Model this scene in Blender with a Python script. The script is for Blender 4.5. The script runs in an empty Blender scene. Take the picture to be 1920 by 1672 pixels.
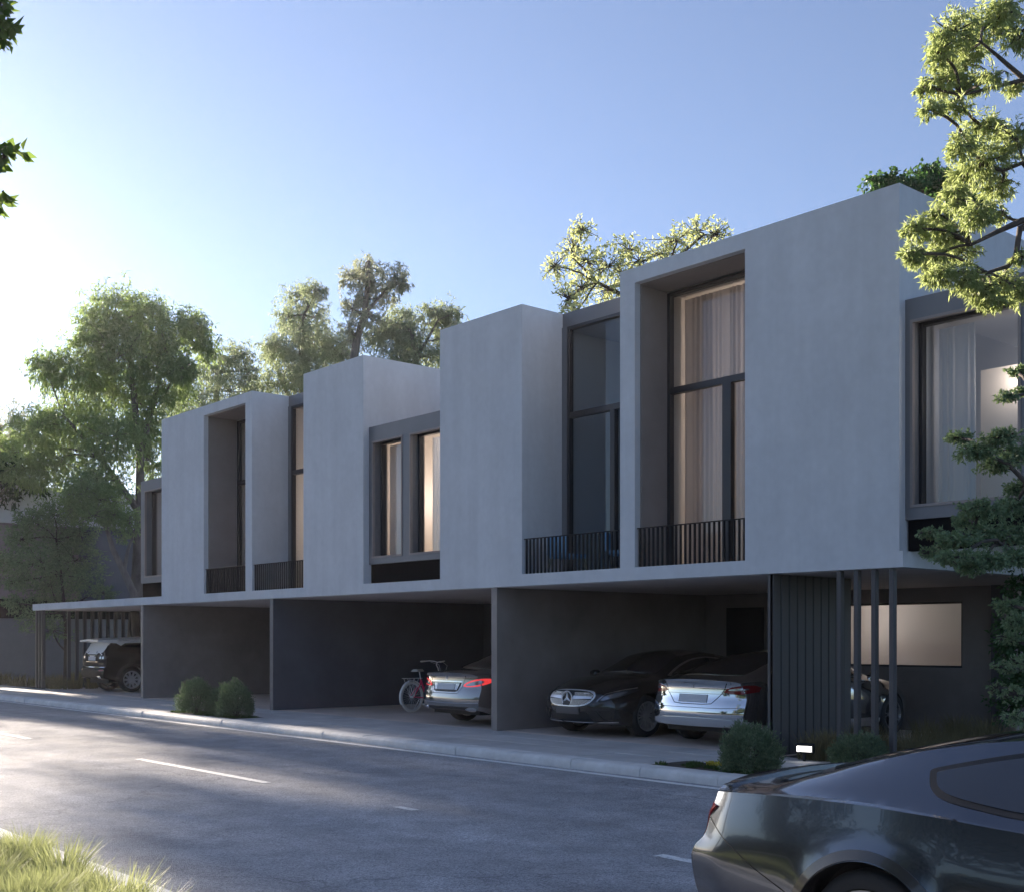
import bpy, bmesh, math, random
import numpy as np
from mathutils import Vector, Matrix
from mathutils.bvhtree import BVHTree
from mathutils.geometry import delaunay_2d_cdt

random.seed(7)
RNG = np.random.default_rng(7)
SC = bpy.context.scene
COL = SC.collection
R = math.radians

# ------------------------------------------------------------------ camera, sky, sun, exposure
EYE = 1.75
FPX = 2225.0                      # focal length in pixels of a 1920 px wide picture
YAW = 49.105                      # degrees
cam_data = bpy.data.cameras.new('camera')
cam_data.sensor_width = 36.0
cam_data.lens = 36.0 * FPX / 1920.0
cam_data.shift_y = (1195.0 - 836.0) / 1920.0
cam_data.clip_start = 0.05
cam_data.clip_end = 2000.0
cam = bpy.data.objects.new('camera', cam_data)
cam.location = (0, 0, EYE)
cam.rotation_euler = (R(90), 0, R(YAW))
COL.objects.link(cam)
SC.camera = cam

SUN_AZ = 179.0                    # degrees from +X, counter-clockwise, towards the sun
SUN_EL = 11.5
SUN_DIR = Vector((math.cos(R(SUN_AZ)) * math.cos(R(SUN_EL)), math.sin(R(SUN_AZ)) * math.cos(R(SUN_EL)), math.sin(R(SUN_EL))))
world = bpy.data.worlds.new('World')
SC.world = world
world.use_nodes = True
wn = world.node_tree.nodes
wl = world.node_tree.links
sky = wn.new('ShaderNodeTexSky')
sky.sky_type = 'NISHITA'
sky.sun_disc = False
sky.sun_elevation = R(SUN_EL)
sky.sun_rotation = R(90.0 - SUN_AZ)
sky.altitude = 50.0
sky.air_density = 1.0
sky.dust_density = 0.8
sky.ozone_density = 6.0
bg = wn['Background']
bg.inputs['Strength'].default_value = 0.05
tint = wn.new('ShaderNodeMix'); tint.data_type = 'RGBA'; tint.blend_type = 'MULTIPLY'; tint.inputs[0].default_value = 1.0
tint.inputs[7].default_value = (1.02, 0.972, 0.968, 1)          # white balance of the whole sky
hs = wn.new('ShaderNodeHueSaturation'); hs.inputs['Saturation'].default_value = 0.76
wl.new(sky.outputs['Color'], hs.inputs['Color']); wl.new(hs.outputs['Color'], tint.inputs[6]); wl.new(tint.outputs[2], bg.inputs['Color'])

sun_data = bpy.data.lights.new('sun', 'SUN')
sun_data.energy = 5.0
sun_data.angle = R(0.8)
sun_data.color = (1.0, 0.85, 0.70)
sun = bpy.data.objects.new('sun', sun_data)
sun.rotation_euler = SUN_DIR.to_track_quat('Z', 'Y').to_euler()
COL.objects.link(sun)

SC.view_settings.view_transform = 'Standard'
SC.view_settings.look = 'None'
SC.view_settings.exposure = 2.27
SC.view_settings.gamma = 1.0
SC.view_settings.use_curve_mapping = False
SC.render.engine = 'CYCLES'
SC.cycles.use_denoising = True
SC.cycles.max_bounces = 8
SC.cycles.transparent_max_bounces = 12
SC.cycles.sample_clamp_indirect = 6.0
SC.cycles.caustics_reflective = False
SC.cycles.caustics_refractive = False

# ------------------------------------------------------------------ helpers
_a = R(YAW + 90.0)
FWD = (math.cos(_a), math.sin(_a))
RGT = (FWD[1], -FWD[0])

def at(px, py, t):
    """world point at depth t (metres along the view axis) of a pixel of the 1920x1672 photograph"""
    u = (px - 960.0) / FPX
    return Vector((t * (FWD[0] + u * RGT[0]), t * (FWD[1] + u * RGT[1]), EYE + t * (1195.0 - py) / FPX))

def tag(o, label=None, cat=None, group=None, kind=None):
    if label: o['label'] = label
    if cat: o['category'] = cat
    if group: o['group'] = group
    if kind: o['kind'] = kind
    return o

def empty(name, loc=(0, 0, 0), rz=0.0, parent=None):
    o = bpy.data.objects.new(name, None)
    o.empty_display_size = 0.2
    COL.objects.link(o)
    o.location = loc
    o.rotation_euler = (0, 0, rz)
    if parent: o.parent = parent
    return o

def link_mesh(name, me, mat, parent=None):
    o = bpy.data.objects.new(name, me)
    if mat is not None and not me.materials: me.materials.append(mat)
    COL.objects.link(o)
    if parent: o.parent = parent
    return o

class MB:
    """collects simple shapes; build() links them as one mesh object"""
    def __init__(s): s.v = []; s.f = []
    def add(s, vs, fs):
        n = len(s.v); s.v += [tuple(p) for p in vs]; s.f += [tuple(i + n for i in q) for q in fs]; return s
    def box(s, x0, x1, y0, y1, z0, z1):
        if x0 > x1: x0, x1 = x1, x0
        if y0 > y1: y0, y1 = y1, y0
        return s.add([(x0, y0, z0), (x1, y0, z0), (x1, y1, z0), (x0, y1, z0), (x0, y0, z1), (x1, y0, z1), (x1, y1, z1), (x0, y1, z1)],
                     [(3, 2, 1, 0), (4, 5, 6, 7), (0, 1, 5, 4), (1, 2, 6, 5), (2, 3, 7, 6), (3, 0, 4, 7)])
    def quad(s, a, b, c, d): return s.add([a, b, c, d], [(0, 1, 2, 3)])
    def tube(s, pts, rad, n=8, cap=True):
        pts = [Vector(p) for p in pts]
        if not hasattr(rad, '__len__'): rad = [rad] * len(pts)
        rings = []; prev = None
        for i, p in enumerate(pts):
            d = (pts[min(i + 1, len(pts) - 1)] - pts[max(i - 1, 0)])
            if d.length < 1e-9: d = Vector((0, 0, 1))
            d.normalize()
            if prev is None:
                a = Vector((0, 0, 1)) if abs(d.z) < 0.9 else Vector((1, 0, 0))
                s1 = d.cross(a).normalized()
            else:
                s1 = (prev - d * prev.dot(d))
                s1 = s1.normalized() if s1.length > 1e-6 else d.orthogonal().normalized()
            prev = s1; s2 = d.cross(s1)
            rings.append([p + (s1 * math.cos(2 * math.pi * k / n) + s2 * math.sin(2 * math.pi * k / n)) * rad[i] for k in range(n)])
        vs = [q for r in rings for q in r]; fs = []
        for i in range(len(pts) - 1):
            for k in range(n):
                fs.append((i * n + k, i * n + (k + 1) % n, (i + 1) * n + (k + 1) % n, (i + 1) * n + k))
        if cap:
            fs.append(tuple(range(n - 1, -1, -1))); b = (len(pts) - 1) * n; fs.append(tuple(b + k for k in range(n)))
        return s.add(vs, fs)
    def lathe(s, prof, n=32, c=(0, 0, 0), axis='y', closed=False):
        vs = []; m = len(prof)
        for k in range(n):
            a = 2 * math.pi * k / n; ca, sa = math.cos(a), math.sin(a)
            for (r, h) in prof:
                if axis == 'y': vs.append((c[0] + r * ca, c[1] + h, c[2] + r * sa))
                elif axis == 'x': vs.append((c[0] + h, c[1] + r * ca, c[2] + r * sa))
                else: vs.append((c[0] + r * ca, c[1] + r * sa, c[2] + h))
        fs = []
        for k in range(n):
            k2 = (k + 1) % n
            for j in range(m if closed else m - 1):
                j2 = (j + 1) % m
                fs.append((k * m + j, k * m + j2, k2 * m + j2, k2 * m + j))
        return s.add(vs, fs)
    def mesh(s, name):
        me = bpy.data.meshes.new(name); me.from_pydata(s.v, [], s.f); me.update(); return me
    def build(s, name, mat, parent=None, smooth=False, bevel=0.0, angle=40):
        me = s.mesh(name)
        bm = bmesh.new(); bm.from_mesh(me); bmesh.ops.recalc_face_normals(bm, faces=bm.faces[:]); bm.to_mesh(me); bm.free()
        if smooth:
            me.shade_smooth(); me.set_sharp_from_angle(angle=R(angle))
        o = link_mesh(name, me, mat, parent)
        if bevel:
            b = o.modifiers.new('bevel', 'BEVEL'); b.width = bevel; b.segments = 2; b.limit_method = 'ANGLE'
        return o

def B(name, mat, parent, x0, x1, y0, y1, z0, z1, bevel=0.0):
    return MB().box(x0, x1, y0, y1, z0, z1).build(name, mat, parent, bevel=bevel)

def fast_mesh(name, verts, nper, faces_flat=None):
    """verts (N,3) array; faces are consecutive runs of nper vertices unless given as an (M,k) array"""
    me = bpy.data.meshes.new(name)
    verts = np.ascontiguousarray(verts, dtype=np.float32)
    if faces_flat is None: faces = np.arange(len(verts), dtype=np.int32).reshape(-1, nper)
    else: faces = np.ascontiguousarray(faces_flat, dtype=np.int32)
    k = faces.shape[1]; m = faces.shape[0]
    me.vertices.add(len(verts)); me.vertices.foreach_set('co', verts.ravel())
    me.loops.add(m * k); me.loops.foreach_set('vertex_index', faces.ravel())
    me.polygons.add(m)
    me.polygons.foreach_set('loop_start', np.arange(0, m * k, k, dtype=np.int32))
    me.polygons.foreach_set('loop_total', np.full(m, k, dtype=np.int32))
    me.update(calc_edges=True)
    return me

def copy_tree(o, parent=None):
    c = o.copy(); COL.objects.link(c); c.parent = parent
    for ch in list(o.children): copy_tree(ch, c)
    return c

# ------------------------------------------------------------------ materials
def new_mat(name):
    m = bpy.data.materials.new(name); m.use_nodes = True
    return m, m.node_tree.nodes, m.node_tree.links

def pmat(name, col, rough=0.6, metal=0.0, spec=0.5, var=0.0, scale=6.0, bump=0.0, bscale=60.0, coat=0.0, stretch=None, col2=None, detail=6.0, emit=None, estr=0.0):
    """principled material with noise-driven colour variation and fine relief"""
    m, N, L = new_mat(name)
    p = N['Principled BSDF']
    p.inputs['Base Color'].default_value = (*col, 1)
    p.inputs['Roughness'].default_value = rough
    p.inputs['Metallic'].default_value = metal
    p.inputs['Specular IOR Level'].default_value = spec
    if coat: p.inputs['Coat Weight'].default_value = coat; p.inputs['Coat Roughness'].default_value = 0.03
    if emit: p.inputs['Emission Color'].default_value = (*emit, 1); p.inputs['Emission Strength'].default_value = estr
    tc = None
    if var or bump:
        tc = N.new('ShaderNodeTexCoord')
        mp = N.new('ShaderNodeMapping'); L.new(tc.outputs['Object'], mp.inputs['Vector'])
        if stretch: mp.inputs['Scale'].default_value = stretch
    if var:
        n1 = N.new('ShaderNodeTexNoise'); n1.inputs['Scale'].default_value = scale; n1.inputs['Detail'].default_value = detail
        n1.inputs['Roughness'].default_value = 0.62
        L.new(mp.outputs['Vector'], n1.inputs['Vector'])
        cr = N.new('ShaderNodeValToRGB')
        c2 = col2 if col2 else tuple(min(1, c * (1 + var)) for c in col)
        cr.color_ramp.elements[0].position = 0.32; cr.color_ramp.elements[1].position = 0.68
        cr.color_ramp.elements[0].color = (*[c * (1 - var) for c in col], 1); cr.color_ramp.elements[1].color = (*c2, 1)
        L.new(n1.outputs['Fac'], cr.inputs['Fac']); L.new(cr.outputs['Color'], p.inputs['Base Color'])
    if bump:
        n2 = N.new('ShaderNodeTexNoise'); n2.inputs['Scale'].default_value = bscale; n2.inputs['Detail'].default_value = 4
        L.new(mp.outputs['Vector'], n2.inputs['Vector'])
        bp = N.new('ShaderNodeBump'); bp.inputs['Strength'].default_value = bump; bp.inputs['Distance'].default_value = 0.01
        L.new(n2.outputs['Fac'], bp.inputs['Height']); L.new(bp.outputs['Normal'], p.inputs['Normal'])
    return m

def leaf_mat(name, dark, light, transl=0.4, tcol=None, rough=0.45):
    m, N, L = new_mat(name)
    N.remove(N['Principled BSDF'])
    geo = N.new('ShaderNodeNewGeometry'); cr = N.new('ShaderNodeValToRGB')
    cr.color_ramp.elements[0].color = (*dark, 1); cr.color_ramp.elements[1].color = (*light, 1)
    L.new(geo.outputs['Random Per Island'], cr.inputs['Fac'])
    d = N.new('ShaderNodeBsdfDiffuse'); t = N.new('ShaderNodeBsdfTranslucent'); g = N.new('ShaderNodeBsdfGlossy')
    g.inputs['Roughness'].default_value = rough
    L.new(cr.outputs['Color'], d.inputs['Color'])
    if tcol:
        mx0 = N.new('ShaderNodeMix'); mx0.data_type = 'RGBA'; mx0.inputs[0].default_value = 0.6
        L.new(cr.outputs['Color'], mx0.inputs[6]); mx0.inputs[7].default_value = (*tcol, 1)
        L.new(mx0.outputs[2], t.inputs['Color'])
    else: L.new(cr.outputs['Color'], t.inputs['Color'])
    m1 = N.new('ShaderNodeMixShader'); m1.inputs[0].default_value = transl
    L.new(d.outputs[0], m1.inputs[1]); L.new(t.outputs[0], m1.inputs[2])
    m2 = N.new('ShaderNodeMixShader'); m2.inputs[0].default_value = 0.035
    L.new(m1.outputs[0], m2.inputs[1]); L.new(g.outputs[0], m2.inputs[2])
    L.new(m2.outputs[0], N['Material Output'].inputs['Surface'])
    return m

def glass_mat(name, tint=(0.86, 0.9, 0.92), ior=1.42, boost=0.0):
    """thin architectural pane: see-through with a Fresnel mirror on it"""
    m, N, L = new_mat(name)
    N.remove(N['Principled BSDF'])
    tr = N.new('ShaderNodeBsdfTransparent'); tr.inputs['Color'].default_value = (*tint, 1)
    g = N.new('ShaderNodeBsdfGlossy'); g.inputs['Roughness'].default_value = 0.0; g.inputs['Color'].default_value = (0.95, 0.97, 1, 1)
    # Schlick's Fresnel from |N.I|, so both faces of the pane behave alike
    geo = N.new('ShaderNodeNewGeometry'); dt = N.new('ShaderNodeVectorMath'); dt.operation = 'DOT_PRODUCT'
    L.new(geo.outputs['Normal'], dt.inputs[0]); L.new(geo.outputs['Incoming'], dt.inputs[1])
    def mth(op, a, b=None):
        x = N.new('ShaderNodeMath'); x.operation = op; x.use_clamp = op != 'POWER'
        for i, v in enumerate((a, b)):
            if v is None: continue
            if isinstance(v, float): x.inputs[i].default_value = v
            else: L.new(v, x.inputs[i])
        return x.outputs[0]
    ab = mth('ABSOLUTE', dt.outputs['Value']); f0 = ((ior - 1) / (ior + 1)) ** 2
    sch = mth('MULTIPLY_ADD', mth('POWER', mth('SUBTRACT', 1.0, ab), 5.0), 1.0 - f0)
    ad = sch.node; ad.inputs[2].default_value = f0 + boost
    mx = N.new('ShaderNodeMixShader'); L.new(ad.outputs[0], mx.inputs[0]); L.new(tr.outputs[0], mx.inputs[1]); L.new(g.outputs[0], mx.inputs[2])
    L.new(mx.outputs[0], N['Material Output'].inputs['Surface'])
    return m

def cloth_mat(name, col, transl=0.35):
    m, N, L = new_mat(name)
    N.remove(N['Principled BSDF'])
    d = N.new('ShaderNodeBsdfDiffuse'); t = N.new('ShaderNodeBsdfTranslucent')
    d.inputs['Color'].default_value = (*col, 1); t.inputs['Color'].default_value = (*col, 1)
    mx = N.new('ShaderNodeMixShader'); mx.inputs[0].default_value = transl
    L.new(d.outputs[0], mx.inputs[1]); L.new(t.outputs[0], mx.inputs[2])
    L.new(mx.outputs[0], N['Material Output'].inputs['Surface'])
    return m

def render_wall_mat(name, base, streak=0.10):
    """fine mineral render: cloudy trowel mottling, faint vertical run-off streaks, fine grain"""
    m, N, L = new_mat(name)
    p = N['Principled BSDF']; p.inputs['Roughness'].default_value = 0.85; p.inputs['Specular IOR Level'].default_value = 0.25
    tc = N.new('ShaderNodeTexCoord')
    def noise(scale, st, det=5.0):
        mp = N.new('ShaderNodeMapping'); mp.inputs['Scale'].default_value = st; L.new(tc.outputs['Object'], mp.inputs['Vector'])
        n = N.new('ShaderNodeTexNoise'); n.inputs['Scale'].default_value = scale; n.inputs['Detail'].default_value = det; n.inputs['Roughness'].default_value = 0.6
        L.new(mp.outputs['Vector'], n.inputs['Vector']); return n.outputs['Fac']
    def mul(a, b):
        x = N.new('ShaderNodeMath'); x.operation = 'MULTIPLY'; L.new(a, x.inputs[0])
        if isinstance(b, float): x.inputs[1].default_value = b
        else: L.new(b, x.inputs[1])
        return x.outputs[0]
    def rng(a, lo, hi):
        x = N.new('ShaderNodeMapRange'); L.new(a, x.inputs[0]); x.inputs[1].default_value = 0.3; x.inputs[2].default_value = 0.7
        x.inputs[3].default_value = lo; x.inputs[4].default_value = hi; return x.outputs[0]
    f = mul(rng(noise(0.9, (1, 1, 0.8)), 1 - streak, 1 + streak), rng(noise(1.6, (2.2, 2.2, 0.16)), 1 - streak * 0.8, 1 + streak * 0.6))
    f = mul(f, rng(noise(9.0, (1, 1, 1)), 0.965, 1.03))
    mx = N.new('ShaderNodeMix'); mx.data_type = 'RGBA'; mx.blend_type = 'MULTIPLY'; mx.inputs[0].default_value = 1.0
    mx.inputs[6].default_value = (*base, 1)
    cb = N.new('ShaderNodeCombineColor'); L.new(f, cb.inputs[0]); L.new(f, cb.inputs[1]); L.new(f, cb.inputs[2])
    L.new(cb.outputs[0], mx.inputs[7]); L.new(mx.outputs[2], p.inputs['Base Color'])
    bp = N.new('ShaderNodeBump'); bp.inputs['Strength'].default_value = 0.25; bp.inputs['Distance'].default_value = 0.004
    L.new(noise(90.0, (1, 1, 1), 3.0), bp.inputs['Height']); L.new(bp.outputs['Normal'], p.inputs['Normal'])
    return m

def asphalt_mat():
    m, N, L = new_mat('asphalt')
    p = N['Principled BSDF']; p.inputs['Specular IOR Level'].default_value = 0.5
    tc = N.new('ShaderNodeTexCoord')
    def noise(scale, det, st=(1, 1, 1)):
        mp = N.new('ShaderNodeMapping'); mp.inputs['Scale'].default_value = st; L.new(tc.outputs['Object'], mp.inputs['Vector'])
        n = N.new('ShaderNodeTexNoise'); n.inputs['Scale'].default_value = scale; n.inputs['Detail'].default_value = det; n.inputs['Roughness'].default_value = 0.65
        L.new(mp.outputs['Vector'], n.inputs['Vector']); return n.outputs['Fac']
    def ramp(src, a, b, p0=0.3, p1=0.7):
        cr = N.new('ShaderNodeValToRGB'); cr.color_ramp.elements[0].color = (*a, 1); cr.color_ramp.elements[1].color = (*b, 1)
        cr.color_ramp.elements[0].position = p0; cr.color_ramp.elements[1].position = p1; L.new(src, cr.inputs['Fac']); return cr.outputs['Color']
    def mul(a, b):
        mx = N.new('ShaderNodeMix'); mx.data_type = 'RGBA'; mx.blend_type = 'MULTIPLY'; mx.inputs[0].default_value = 1.0
        L.new(a, mx.inputs[6]); L.new(b, mx.inputs[7]); return mx.outputs[2]
    big = ramp(noise(0.35, 5, (0.35, 1.0, 1)), (0.24, 0.247, 0.262), (0.36, 0.367, 0.384))
    mid = ramp(noise(2.2, 6), (0.72, 0.72, 0.72), (1.28, 1.28, 1.28))
    vo = N.new('ShaderNodeTexVoronoi'); vo.inputs['Scale'].default_value = 95.0; L.new(tc.outputs['Object'], vo.inputs['Vector'])
    agg = ramp(vo.outputs['Color'], (0.45, 0.45, 0.46), (1.75, 1.72, 1.68), 0.1, 0.9)
    # hairline cracks and two slightly polished wheel tracks in each lane
    wv = N.new('ShaderNodeTexNoise'); wv.inputs['Scale'].default_value = 1.1; wv.inputs['Detail'].default_value = 6; L.new(tc.outputs['Object'], wv.inputs['Vector'])
    vm = N.new('ShaderNodeVectorMath'); vm.operation = 'MULTIPLY_ADD'; vm.inputs[1].default_value = (1.6, 1.6, 0); L.new(wv.outputs['Color'], vm.inputs[0]); L.new(tc.outputs['Object'], vm.inputs[2])
    ck = N.new('ShaderNodeTexVoronoi'); ck.feature = 'DISTANCE_TO_EDGE'; ck.inputs['Scale'].default_value = 0.16; L.new(vm.outputs[0], ck.inputs['Vector'])
    crack = ramp(ck.outputs['Distance'], (0.55, 0.55, 0.56), (1, 1, 1), 0.0006, 0.0016)
    sx = N.new('ShaderNodeSeparateXYZ'); L.new(tc.outputs['Object'], sx.inputs[0])
    sn = N.new('ShaderNodeMath'); sn.operation = 'MULTIPLY_ADD'; sn.inputs[1].default_value = 2 * math.pi / 1.72; sn.inputs[2].default_value = 1.1; L.new(sx.outputs['Y'], sn.inputs[0])
    co = N.new('ShaderNodeMath'); co.operation = 'COSINE'; L.new(sn.outputs[0], co.inputs[0])
    track = ramp(co.outputs[0], (0.95, 0.95, 0.95), (1.07, 1.07, 1.07), 0.0, 1.0)
    big2 = ramp(noise(0.12, 3, (0.5, 1.6, 1)), (0.80, 0.80, 0.81), (1.15, 1.15, 1.15))
    L.new(mul(mul(mul(mul(mul(big, mid), agg), crack), track), big2), p.inputs['Base Color'])
    rr = N.new('ShaderNodeMapRange'); L.new(noise(1.3, 5, (0.5, 1.2, 1)), rr.inputs[0]); rr.inputs[1].default_value = 0.3; rr.inputs[2].default_value = 0.7
    rr.inputs[3].default_value = 0.36; rr.inputs[4].default_value = 0.6; L.new(rr.outputs[0], p.inputs['Roughness'])
    bp = N.new('ShaderNodeBump'); bp.inputs['Strength'].default_value = 0.6; bp.inputs['Distance'].default_value = 0.006
    L.new(vo.outputs['Distance'], bp.inputs['Height']); L.new(bp.outputs['Normal'], p.inputs['Normal'])
    return m

def paint_line_mat():
    """worn thermoplastic road paint: the asphalt shows through in chips"""
    m, N, L = new_mat('road_paint')
    p = N['Principled BSDF']; p.inputs['Roughness'].default_value = 0.6
    tc = N.new('ShaderNodeTexCoord'); n = N.new('ShaderNodeTexNoise'); n.inputs['Scale'].default_value = 14.0; n.inputs['Detail'].default_value = 9; n.inputs['Roughness'].default_value = 0.75
    L.new(tc.outputs['Object'], n.inputs['Vector'])
    cr = N.new('ShaderNodeValToRGB'); cr.color_ramp.elements[0].position = 0.36; cr.color_ramp.elements[1].position = 0.47
    cr.color_ramp.elements[0].color = (0.2, 0.2, 0.2, 1); cr.color_ramp.elements[1].color = (0.8, 0.8, 0.78, 1)
    L.new(n.outputs['Fac'], cr.inputs['Fac']); L.new(cr.outputs['Color'], p.inputs['Base Color'])
    return m

def car_paint(name, col, metal=0.0, rough=0.28, coat=1.0):
    m, N, L = new_mat(name)
    p = N['Principled BSDF']
    p.inputs['Base Color'].default_value = (*col, 1); p.inputs['Metallic'].default_value = metal; p.inputs['Roughness'].default_value = rough
    p.inputs['Coat Weight'].default_value = coat; p.inputs['Coat Roughness'].default_value = 0.015
    return m

def emit_mat(name, col, s):
    m, N, L = new_mat(name); N.remove(N['Principled BSDF'])
    e = N.new('ShaderNodeEmission'); e.inputs['Color'].default_value = (*col, 1); e.inputs['Strength'].default_value = s
    L.new(e.outputs[0], N['Material Output'].inputs['Surface']); return m

M = {}
M['render'] = render_wall_mat('grey_render', (0.60, 0.612, 0.63), 0.06)
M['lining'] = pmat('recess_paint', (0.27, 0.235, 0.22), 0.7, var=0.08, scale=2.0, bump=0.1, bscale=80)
M['charcoal'] = pmat('charcoal_wall_paint', (0.24, 0.208, 0.196), 0.55, var=0.15, scale=1.2, bump=0.15, bscale=70)
M['blueblack'] = pmat('blue_black_wall_paint', (0.085, 0.095, 0.12), 0.5, var=0.15, scale=1.2, bump=0.15, bscale=70)
M['frame'] = pmat('dark_window_surround', (0.17, 0.17, 0.18), 0.5, var=0.05, scale=3.0)
M['alu'] = pmat('dark_aluminium', (0.035, 0.035, 0.04), 0.35, metal=0.3)
M['rail'] = pmat('black_steel', (0.022, 0.022, 0.024), 0.75, spec=0.15)
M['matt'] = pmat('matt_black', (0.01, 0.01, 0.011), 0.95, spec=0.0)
M['slat'] = pmat('charcoal_slats', (0.065, 0.062, 0.066), 0.5, var=0.12, scale=3.0, stretch=(1, 1, 0.1))
M['soffit'] = pmat('soffit_plaster', (0.66, 0.60, 0.57), 0.8, var=0.06, scale=1.5)
M['room'] = pmat('room_plaster', (0.62, 0.55, 0.48), 0.85)
M['roomgrey'] = pmat('room_plaster_grey', (0.42, 0.43, 0.46), 0.85)
M['glass'] = glass_mat('window_glass')
M['curtain'] = cloth_mat('sheer_curtain_beige', (0.42, 0.385, 0.375), 0.45)
M['curtain_white'] = cloth_mat('sheer_curtain_white', (0.72, 0.71, 0.70), 0.4)
M['blind'] = cloth_mat('roller_blind', (0.68, 0.66, 0.65), 0.42)
M['asphalt'] = asphalt_mat()
M['line'] = paint_line_mat()
M['paving'] = pmat('paving_concrete', (0.48, 0.47, 0.455), 0.7, var=0.16, scale=1.4, bump=0.25, bscale=50)
M['kerb'] = pmat('kerb_concrete', (0.62, 0.61, 0.59), 0.72, var=0.14, scale=3.0, bump=0.3, bscale=60)
M['joint'] = pmat('joint_mortar', (0.08, 0.078, 0.074), 0.9)
M['garage'] = pmat('garage_floor_screed', (0.70, 0.60, 0.53), 0.4, var=0.12, scale=1.0)
M['soil'] = pmat('soil', (0.06, 0.05, 0.038), 0.95, var=0.3, scale=6, bump=0.5, bscale=30)
M['turf'] = pmat('turf', (0.055, 0.07, 0.025), 0.95, var=0.35, scale=5, bump=0.5, bscale=40)
M['bark'] = pmat('bark_grey', (0.15, 0.13, 0.115), 0.9, var=0.4, scale=7, bump=0.6, bscale=22, stretch=(1, 1, 0.3))
M['barkd'] = pmat('bark_brown', (0.075, 0.06, 0.05), 0.9, var=0.35, scale=9, bump=0.6, bscale=26, stretch=(1, 1, 0.3))
M['black'] = pmat('black_plastic', (0.012, 0.012, 0.013), 0.5)
M['rubber'] = pmat('tyre_rubber', (0.018, 0.018, 0.019), 0.75, bump=0.3, bscale=60)
M['carglass'] = pmat('tinted_car_glass', (0.006, 0.006, 0.007), 0.015, spec=0.5)
M['carglass'].node_tree.nodes['Principled BSDF'].inputs['IOR'].default_value = 2.1
M['darkglass'] = pmat('dark_glass', (0.006, 0.006, 0.007), 0.12, spec=0.2)
M['chrome'] = pmat('chrome', (0.75, 0.76, 0.78), 0.06, metal=1.0)
M['satin'] = pmat('satin_chrome', (0.82, 0.83, 0.85), 0.3, metal=0.55)
M['rim'] = pmat('alloy_rim', (0.42, 0.42, 0.43), 0.25, metal=0.9)
M['rimdark'] = pmat('alloy_rim_dark', (0.42, 0.39, 0.37), 0.35, metal=0.35)
M['rimwhite'] = pmat('alloy_rim_pale', (0.62, 0.6, 0.58), 0.35, metal=0.3)
M['redlens'] = pmat('red_lens', (0.22, 0.012, 0.014), 0.1, coat=0.6)
M['redlit'] = pmat('red_lens_lit', (0.5, 0.02, 0.03), 0.1, coat=1.0, emit=(1, 0.06, 0.06), estr=0.16)
M['clearlens'] = pmat('clear_lens', (0.35, 0.37, 0.4), 0.05, metal=0.7, coat=1.0)
M['plate'] = pmat('number_plate', (0.55, 0.56, 0.58), 0.4)
M['plated'] = pmat('number_plate_dark', (0.09, 0.088, 0.09), 0.4)
M['seam'] = pmat('panel_gap', (0.004, 0.004, 0.004), 0.8)

# ------------------------------------------------------------------ the setting: ground, road, kerbs, pavement
FY = 13.3          # street face of the houses
PZ = 0.13          # level of pavement and garage floors
def structure(o): o['kind'] = 'structure'; return o

structure(MB().quad((-400, -400, -0.03), (400, -400, -0.03), (400, 400, -0.03), (-400, 400, -0.03)).build('ground', M['turf']))
structure(MB().quad((-160, 3.2, 0), (90, 3.2, 0), (90, 11.1, 0), (-160, 11.1, 0)).build('road', M['asphalt']))
road_edge = structure(B('verge', M['turf'], None, -160, 90, -4.5, 2.95, -0.02, 0.08))
M['court'] = pmat('court_asphalt', (0.17, 0.172, 0.178), 0.8, var=0.15, scale=1.0)
structure(B('forecourt', M['court'], None, -160, 90, -40, -4.51, -0.02, 0.08))  # unseen ground across the street, added for the light it bounces back

def line_quad(x0, x1, y0, y1, z=0.004, parent=None, name='road_marking', wob=0.0, mat='line'):
    n = max(2, int((x1 - x0) / 0.25)); mb = MB(); top = []; bot = []
    for i in range(n + 1):
        x = x0 + (x1 - x0) * i / n
        top.append((x, y1 + random.uniform(-wob, wob), z)); bot.append((x, y0 + random.uniform(-wob, wob), z))
    for i in range(n): mb.quad(bot[i], bot[i + 1], top[i + 1], top[i])
    return mb.build(name, M[mat], parent)
lines = structure(empty('road_markings', (0, 0, 0)))
M['edge'] = pmat('edge_line_paint', (0.78, 0.78, 0.77), 0.6, var=0.12, scale=9)
line_quad(-90, 60, 10.74, 10.87, parent=lines, wob=0.004, mat='edge')
line_quad(-90, 60, 3.42, 3.58, parent=lines, wob=0.006, mat='edge')
for (x0, x1, y0, y1) in [(-41.5, -37.7, 7.08, 7.2), (-33.9, -30.1, 7.08, 7.2), (-25.6, -21.0, 7.08, 7.2), (-16.5, -12.75, 7.08, 7.2), (-10.08, -9.74, 7.09, 7.19), (-6.45, -6.05, 7.08, 7.2), (2.0, 5.7, 7.08, 7.2)]:
    line_quad(x0, x1, y0, y1, parent=lines, wob=0.006)

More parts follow.
